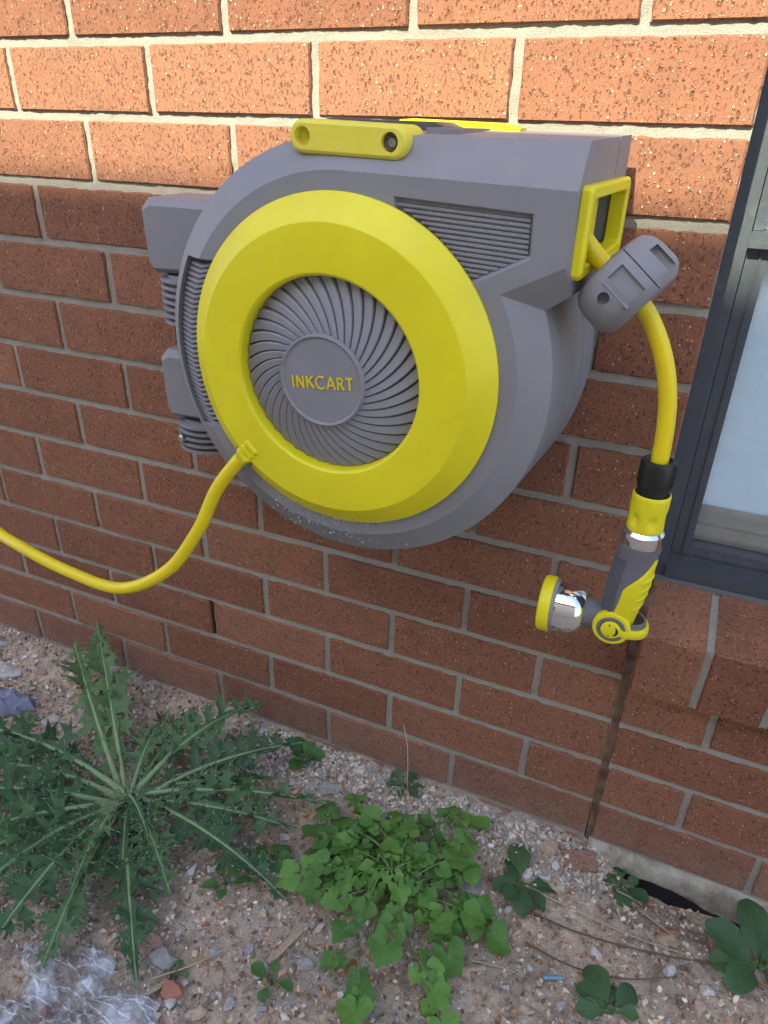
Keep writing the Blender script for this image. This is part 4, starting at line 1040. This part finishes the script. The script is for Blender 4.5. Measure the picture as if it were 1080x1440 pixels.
# black membrane under the ledge
bmM = Mat('black_membrane', (.012,.013,.017), .38, .5); bmM.bump(bmM.noise(bmM.pos(), 60, 4), .004, .7)
mm = MB(); rs = []
for i in range(61):
    x = 1.238 + .215*i/60; tp = -.012 - .012*(i/60) - .012*sm(x, 1.36, 1.40) + .003*mnoise.noise((x*40, 0, 0)); row = []
    for k in range(7):
        z = tp - .010*k; row.append((x, -.0135 - .0016*k - .003*abs(mnoise.noise((x*50, k*.6, 4))) - (.004 if k > 2 else 0), z))
    rs.append(row)
mm.rings(rs, False, False, False); o = obj('plastic_membrane', mm, bmM.m, None, 70); tag(o, 'strip of black plastic membrane showing below the mortar ledge', 'membrane')
pp_ = MB(); pp_.lathe((1.462, -.026, -.008), (1, -.06, -.05), [(.0001,0),(.0075,0),(.0085,.001),(.0085,.12),(.0001,.12)], 20); o = obj('pipe_end', pp_, Mat('white_pvc', (.62,.62,.58), .45, .4).m, None, 40); tag(o, 'white pipe end poking out beside the mortar ledge at right', 'pipe')
def stick(name, label, cat, pts, rad, m, n=6):
    mb = MB(); P = spline(pts, 6); k = len(P); mb.tube(P, [rad*(1-.5*i/k)*(.85+.3*DB.random()) for i in range(k)], n); o = obj(name, mb, m, None, 60); return tag(o, label, cat)
g_ = lambda x, y, h=.004: (x, y, gh(x, y)+h)
stick('twig', 'long thin dark twig lying across the bare patch at the right', 'twig', [g_(1.13,-.150), g_(1.20,-.158,.007), g_(1.28,-.150,.006), g_(1.37,-.128,.007), g_(1.42,-.110)], .0016, TWIG)
stick('twig', 'lower thin dark twig on the bare patch, bowed towards the camera', 'twig', [g_(1.15,-.200), g_(1.22,-.210,.006), g_(1.29,-.196,.006), g_(1.36,-.160,.006)], .0013, TWIG)
stick('straw', 'long straw running from the seedling towards the right corner plant', 'straw', [g_(1.150,-.120,.006), g_(1.22,-.128,.008), g_(1.30,-.128,.006), g_(1.385,-.120,.006)], .0016, STRAW)
stick('straw', 'short straw crossing the twigs near the right corner plant', 'straw', [g_(1.300,-.070,.006), g_(1.345,-.100,.008), g_(1.385,-.120,.006)], .0015, STRAW)
stick('straw', 'pale straw stretched between light green weed and bare patch', 'straw', [g_(1.085,-.262), g_(1.13,-.250,.006), g_(1.16,-.247)], .0015, STRAW)
stick('straw', 'bent pale straw under the thistle beside the grey rock', 'straw', [g_(.690,-.470,.008), g_(.735,-.425,.010), g_(.768,-.375,.010), g_(.775,-.335,.008)], .0014, STRAW)
stick('straw', 'thin straw lying on the soil above the bent pale straw', 'straw', [g_(.700,-.385,.006), g_(.735,-.372,.008), g_(.79,-.380,.006)], .0012, STRAW)
stick('straw', 'dry curled straw at the seedling by the wall foot', 'straw', [g_(.865,-.060,.006), g_(.872,-.048,.014), g_(.884,-.046,.014), g_(.893,-.056,.006)], .0012, STRAW)
stick('straw', 'pale straw poking from the small seedling by the mortar ledge', 'straw', [g_(1.262,-.060,.012), g_(1.285,-.058,.014), g_(1.300,-.056,.010)], .0012, STRAW)
stick('straw', 'thin straw left of the upper thistle leaves', 'straw', [g_(.20,-.115,.006), g_(.25,-.105,.009), g_(.285,-.112,.006)], .0012, STRAW)
def chip(name, label, cat, a, b, w, h, m):
    mb = MB(); a = Vector(a); b = Vector(b); d = (b-a).normalized(); s_ = d.cross(UP).normalized(); rs = []
    for i in range(7):
        t = i/6; p = a.lerp(b, t); ww = w*(.75+.25*math.sin(t*3.1)+DB.uniform(-.1,.1)); hh = h*(.9+DB.uniform(-.15,.15))
        rs.append([p - s_*ww, p - s_*ww*.8 + UP*hh, p + s_*ww*.2 + UP*hh*1.15, p + s_*ww + UP*hh*.7, p + s_*ww*.9])
    mb.rings(rs); return tag(obj(name, mb, m, None, 25), label, cat)
WOOD = Mat('weathered_wood', rough=.85, spec=.2); wn_ = WOOD.noise(WOOD.map(WOOD.pos(), (30,200,200)), 3, 4); WOOD.set('Base Color', WOOD.ramp(wn_, (.3,(.30,.22,.14)), (.7,(.52,.42,.29)))); WOOD.bump(wn_, .002, .6)
chip('wood_chip', 'pale split wood chip lying on dark soil left of the light green weed', 'wood chip', g_(.822,-.382,.001), g_(.846,-.322,.004), .0052, .006, WOOD.m)
chip('wood_chip', 'long brown wood chip in front of the light green weed', 'wood chip', g_(1.066,-.285,.001), g_(1.108,-.262,.003), .0045, .006, WOOD.m)
chip('wood_chip', 'thin wood splinter beside the terracotta lump', 'wood chip', g_(.690,-.500,.001), g_(.712,-.458,.003), .0035, .004, WOOD.m)
bs = MB(); bs.tube([g_(1.186,-.238,.006), g_(1.212,-.232,.007)], .0030, 12); o = obj('plastic_tube', bs, Mat('pale_blue_plastic', (.16,.33,.42), .4, .5).m, None, 40); tag(o, 'short pale blue plastic tube lying on the gravel', 'plastic tube')
bs = MB(); rs = [[(-.009+q*.0001, y, .0) for q in (0,)] for y in (0,)]
def film_mesh(poly_fn, nx, ny, amp, seed, sharpn=1.0):
    mb = MB(); V = []
    for i in range(ny+1):
        for j in range(nx+1):
            x, y, e = poly_fn(j/nx, i/ny); h = 0
            for k, (sc_, a) in enumerate(((14, 1), (34, .55), (80, .28), (170, .10))): h += a*(1-2*abs(mnoise.noise((x*sc_+seed, y*sc_*1.4, seed+k))))**1
            V.append((x + .004*mnoise.noise((x*60, y*60, 3)), y + .004*mnoise.noise((x*60, y*60, 7)), gh(x, y) + .004 + amp*max(0, h)*e))
    W = nx+1; mb.v = V; mb.f = [(i*W+j, i*W+j+1, (i+1)*W+j+1, (i+1)*W+j) for i in range(ny) for j in range(nx)]; return mb
def film_mat(name, tint, op, rough=.12):
    M = Mat(name); t = M.t; p = M.pos()
    b = M.n('Bump', {'Height': M.noise(M.map(p, (1, 1.6, 1)), 110, 5, .7), 'Distance': .004, 'Strength': .5})
    tr_ = M.n('BsdfTransparent', {'Color': (.93,.95,.97,1)}); df = M.n('BsdfDiffuse', {'Color': (*tint, 1), 'Normal': b}); gl = M.n('BsdfGlossy', {'Color': (1,1,1,1), 'Roughness': rough, 'Normal': b})
    vo = M.t.nodes.new('ShaderNodeTexVoronoi'); vo.feature = 'DISTANCE_TO_EDGE'; vo.inputs['Scale'].default_value = 13
    M.t.links.new(M.n('VectorMath', {0: M.n('Mapping', {'Vector': p, 'Scale': (1.0, 4.2, 1), 'Rotation': (0, 0, .6)}), 1: M.n('VectorMath', {0: M.noise(p, 60, 3, .6, 1), 1: (.03,.03,.03)}, operation='MULTIPLY')}, operation='ADD'), vo.inputs['Vector'])
    cre = M.mr(vo.outputs['Distance'], .0, .050, .42, 0)  # whitened creases that also carry the film's streak highlights as colour
    a = M.n('MixShader', {0: M.mth('ADD', cre, M.mr(M.noise(p, 22, 5, .6), .46, .66, op*.25, op*1.8), True), 1: tr_, 2: df})
    fz = M.n('LayerWeight', {'Blend': .45, 'Normal': b}, out='Fresnel')
    M.t.links.new(M.n('MixShader', {0: M.mth('ADD', M.mth('MULTIPLY', fz, .55), .02, True), 1: a, 2: gl}), M.out.inputs[0]); return M.m
def bagf(u, v):
    a = 2*PI*u; rr = v; ex = 1 + .20*math.sin(3*a+1) + .12*math.sin(7*a+2) + .07*math.sin(17*a)
    x, y = .628 + math.cos(a)*rr*.120*ex, -.555 + math.sin(a)*rr*.085*ex
    return x, y, (1-rr**3)*.9+.1
bag = film_mesh(bagf, 110, 26, .017, 2.3); o = obj('plastic_bag', bag, film_mat('clear_film', (.90,.95,1.0), .30, .10), None, 0); tag(o, 'crumpled clear plastic bag on the ground in the lower left corner', 'plastic bag')
def ragf(u, v):
    a = 2*PI*u; ex = 1 + .18*math.sin(3*a) + .1*math.sin(8*a); return .072 + math.cos(a)*v*.062*ex, -.165 + math.sin(a)*v*.028*ex, 1-v**4
rg_ = film_mesh(ragf, 90, 20, .022, 6.1); RM = Mat('lilac_cloth', (.26,.27,.36), .8, .2); RM.bump(RM.noise(RM.pos(), 300, 4), .002, .8); o = obj('rag', rg_, RM.m, None, 60); tag(o, 'crumpled lilac grey rag on the pebbles at the left edge', 'rag')

# dry litter: stalk bits, roots and flakes past counting
lt = MB(); LR = random.Random(31)
for q in range(520):
    x = LR.uniform(-.1, 1.5); y = -LR.uniform(.02, .62)
    if not in_view(x, y, 10): continue
    a = LR.uniform(0, 6.28); l_ = LR.uniform(.005, .022); b_ = LR.uniform(-.5, .5); r = LR.uniform(.0003, .0008); P = []
    for i in range(5):
        t = i/4; P.append((x, y, gh(x, y) + .0018 + .003*math.sin(3.1*t)*LR.random())); x += math.cos(a + b_*t)*l_/4; y += math.sin(a + b_*t)*l_/4
    if y < -.012: lt.tube(P, r, 4)
LM = Mat('dry_litter', rough=.9, spec=.15); LM.set('Base Color', LM.ramp(LM.noise(LM.pos(), 25, 3), (.35, (.16,.11,.075)), (.5, (.36,.28,.18)), (.65, (.54,.46,.32))))
o = obj('dry_litter', lt, LM.m, None, 60, 'stuff'); o['label'] = 'bits of dry stalk and root scattered over the soil'
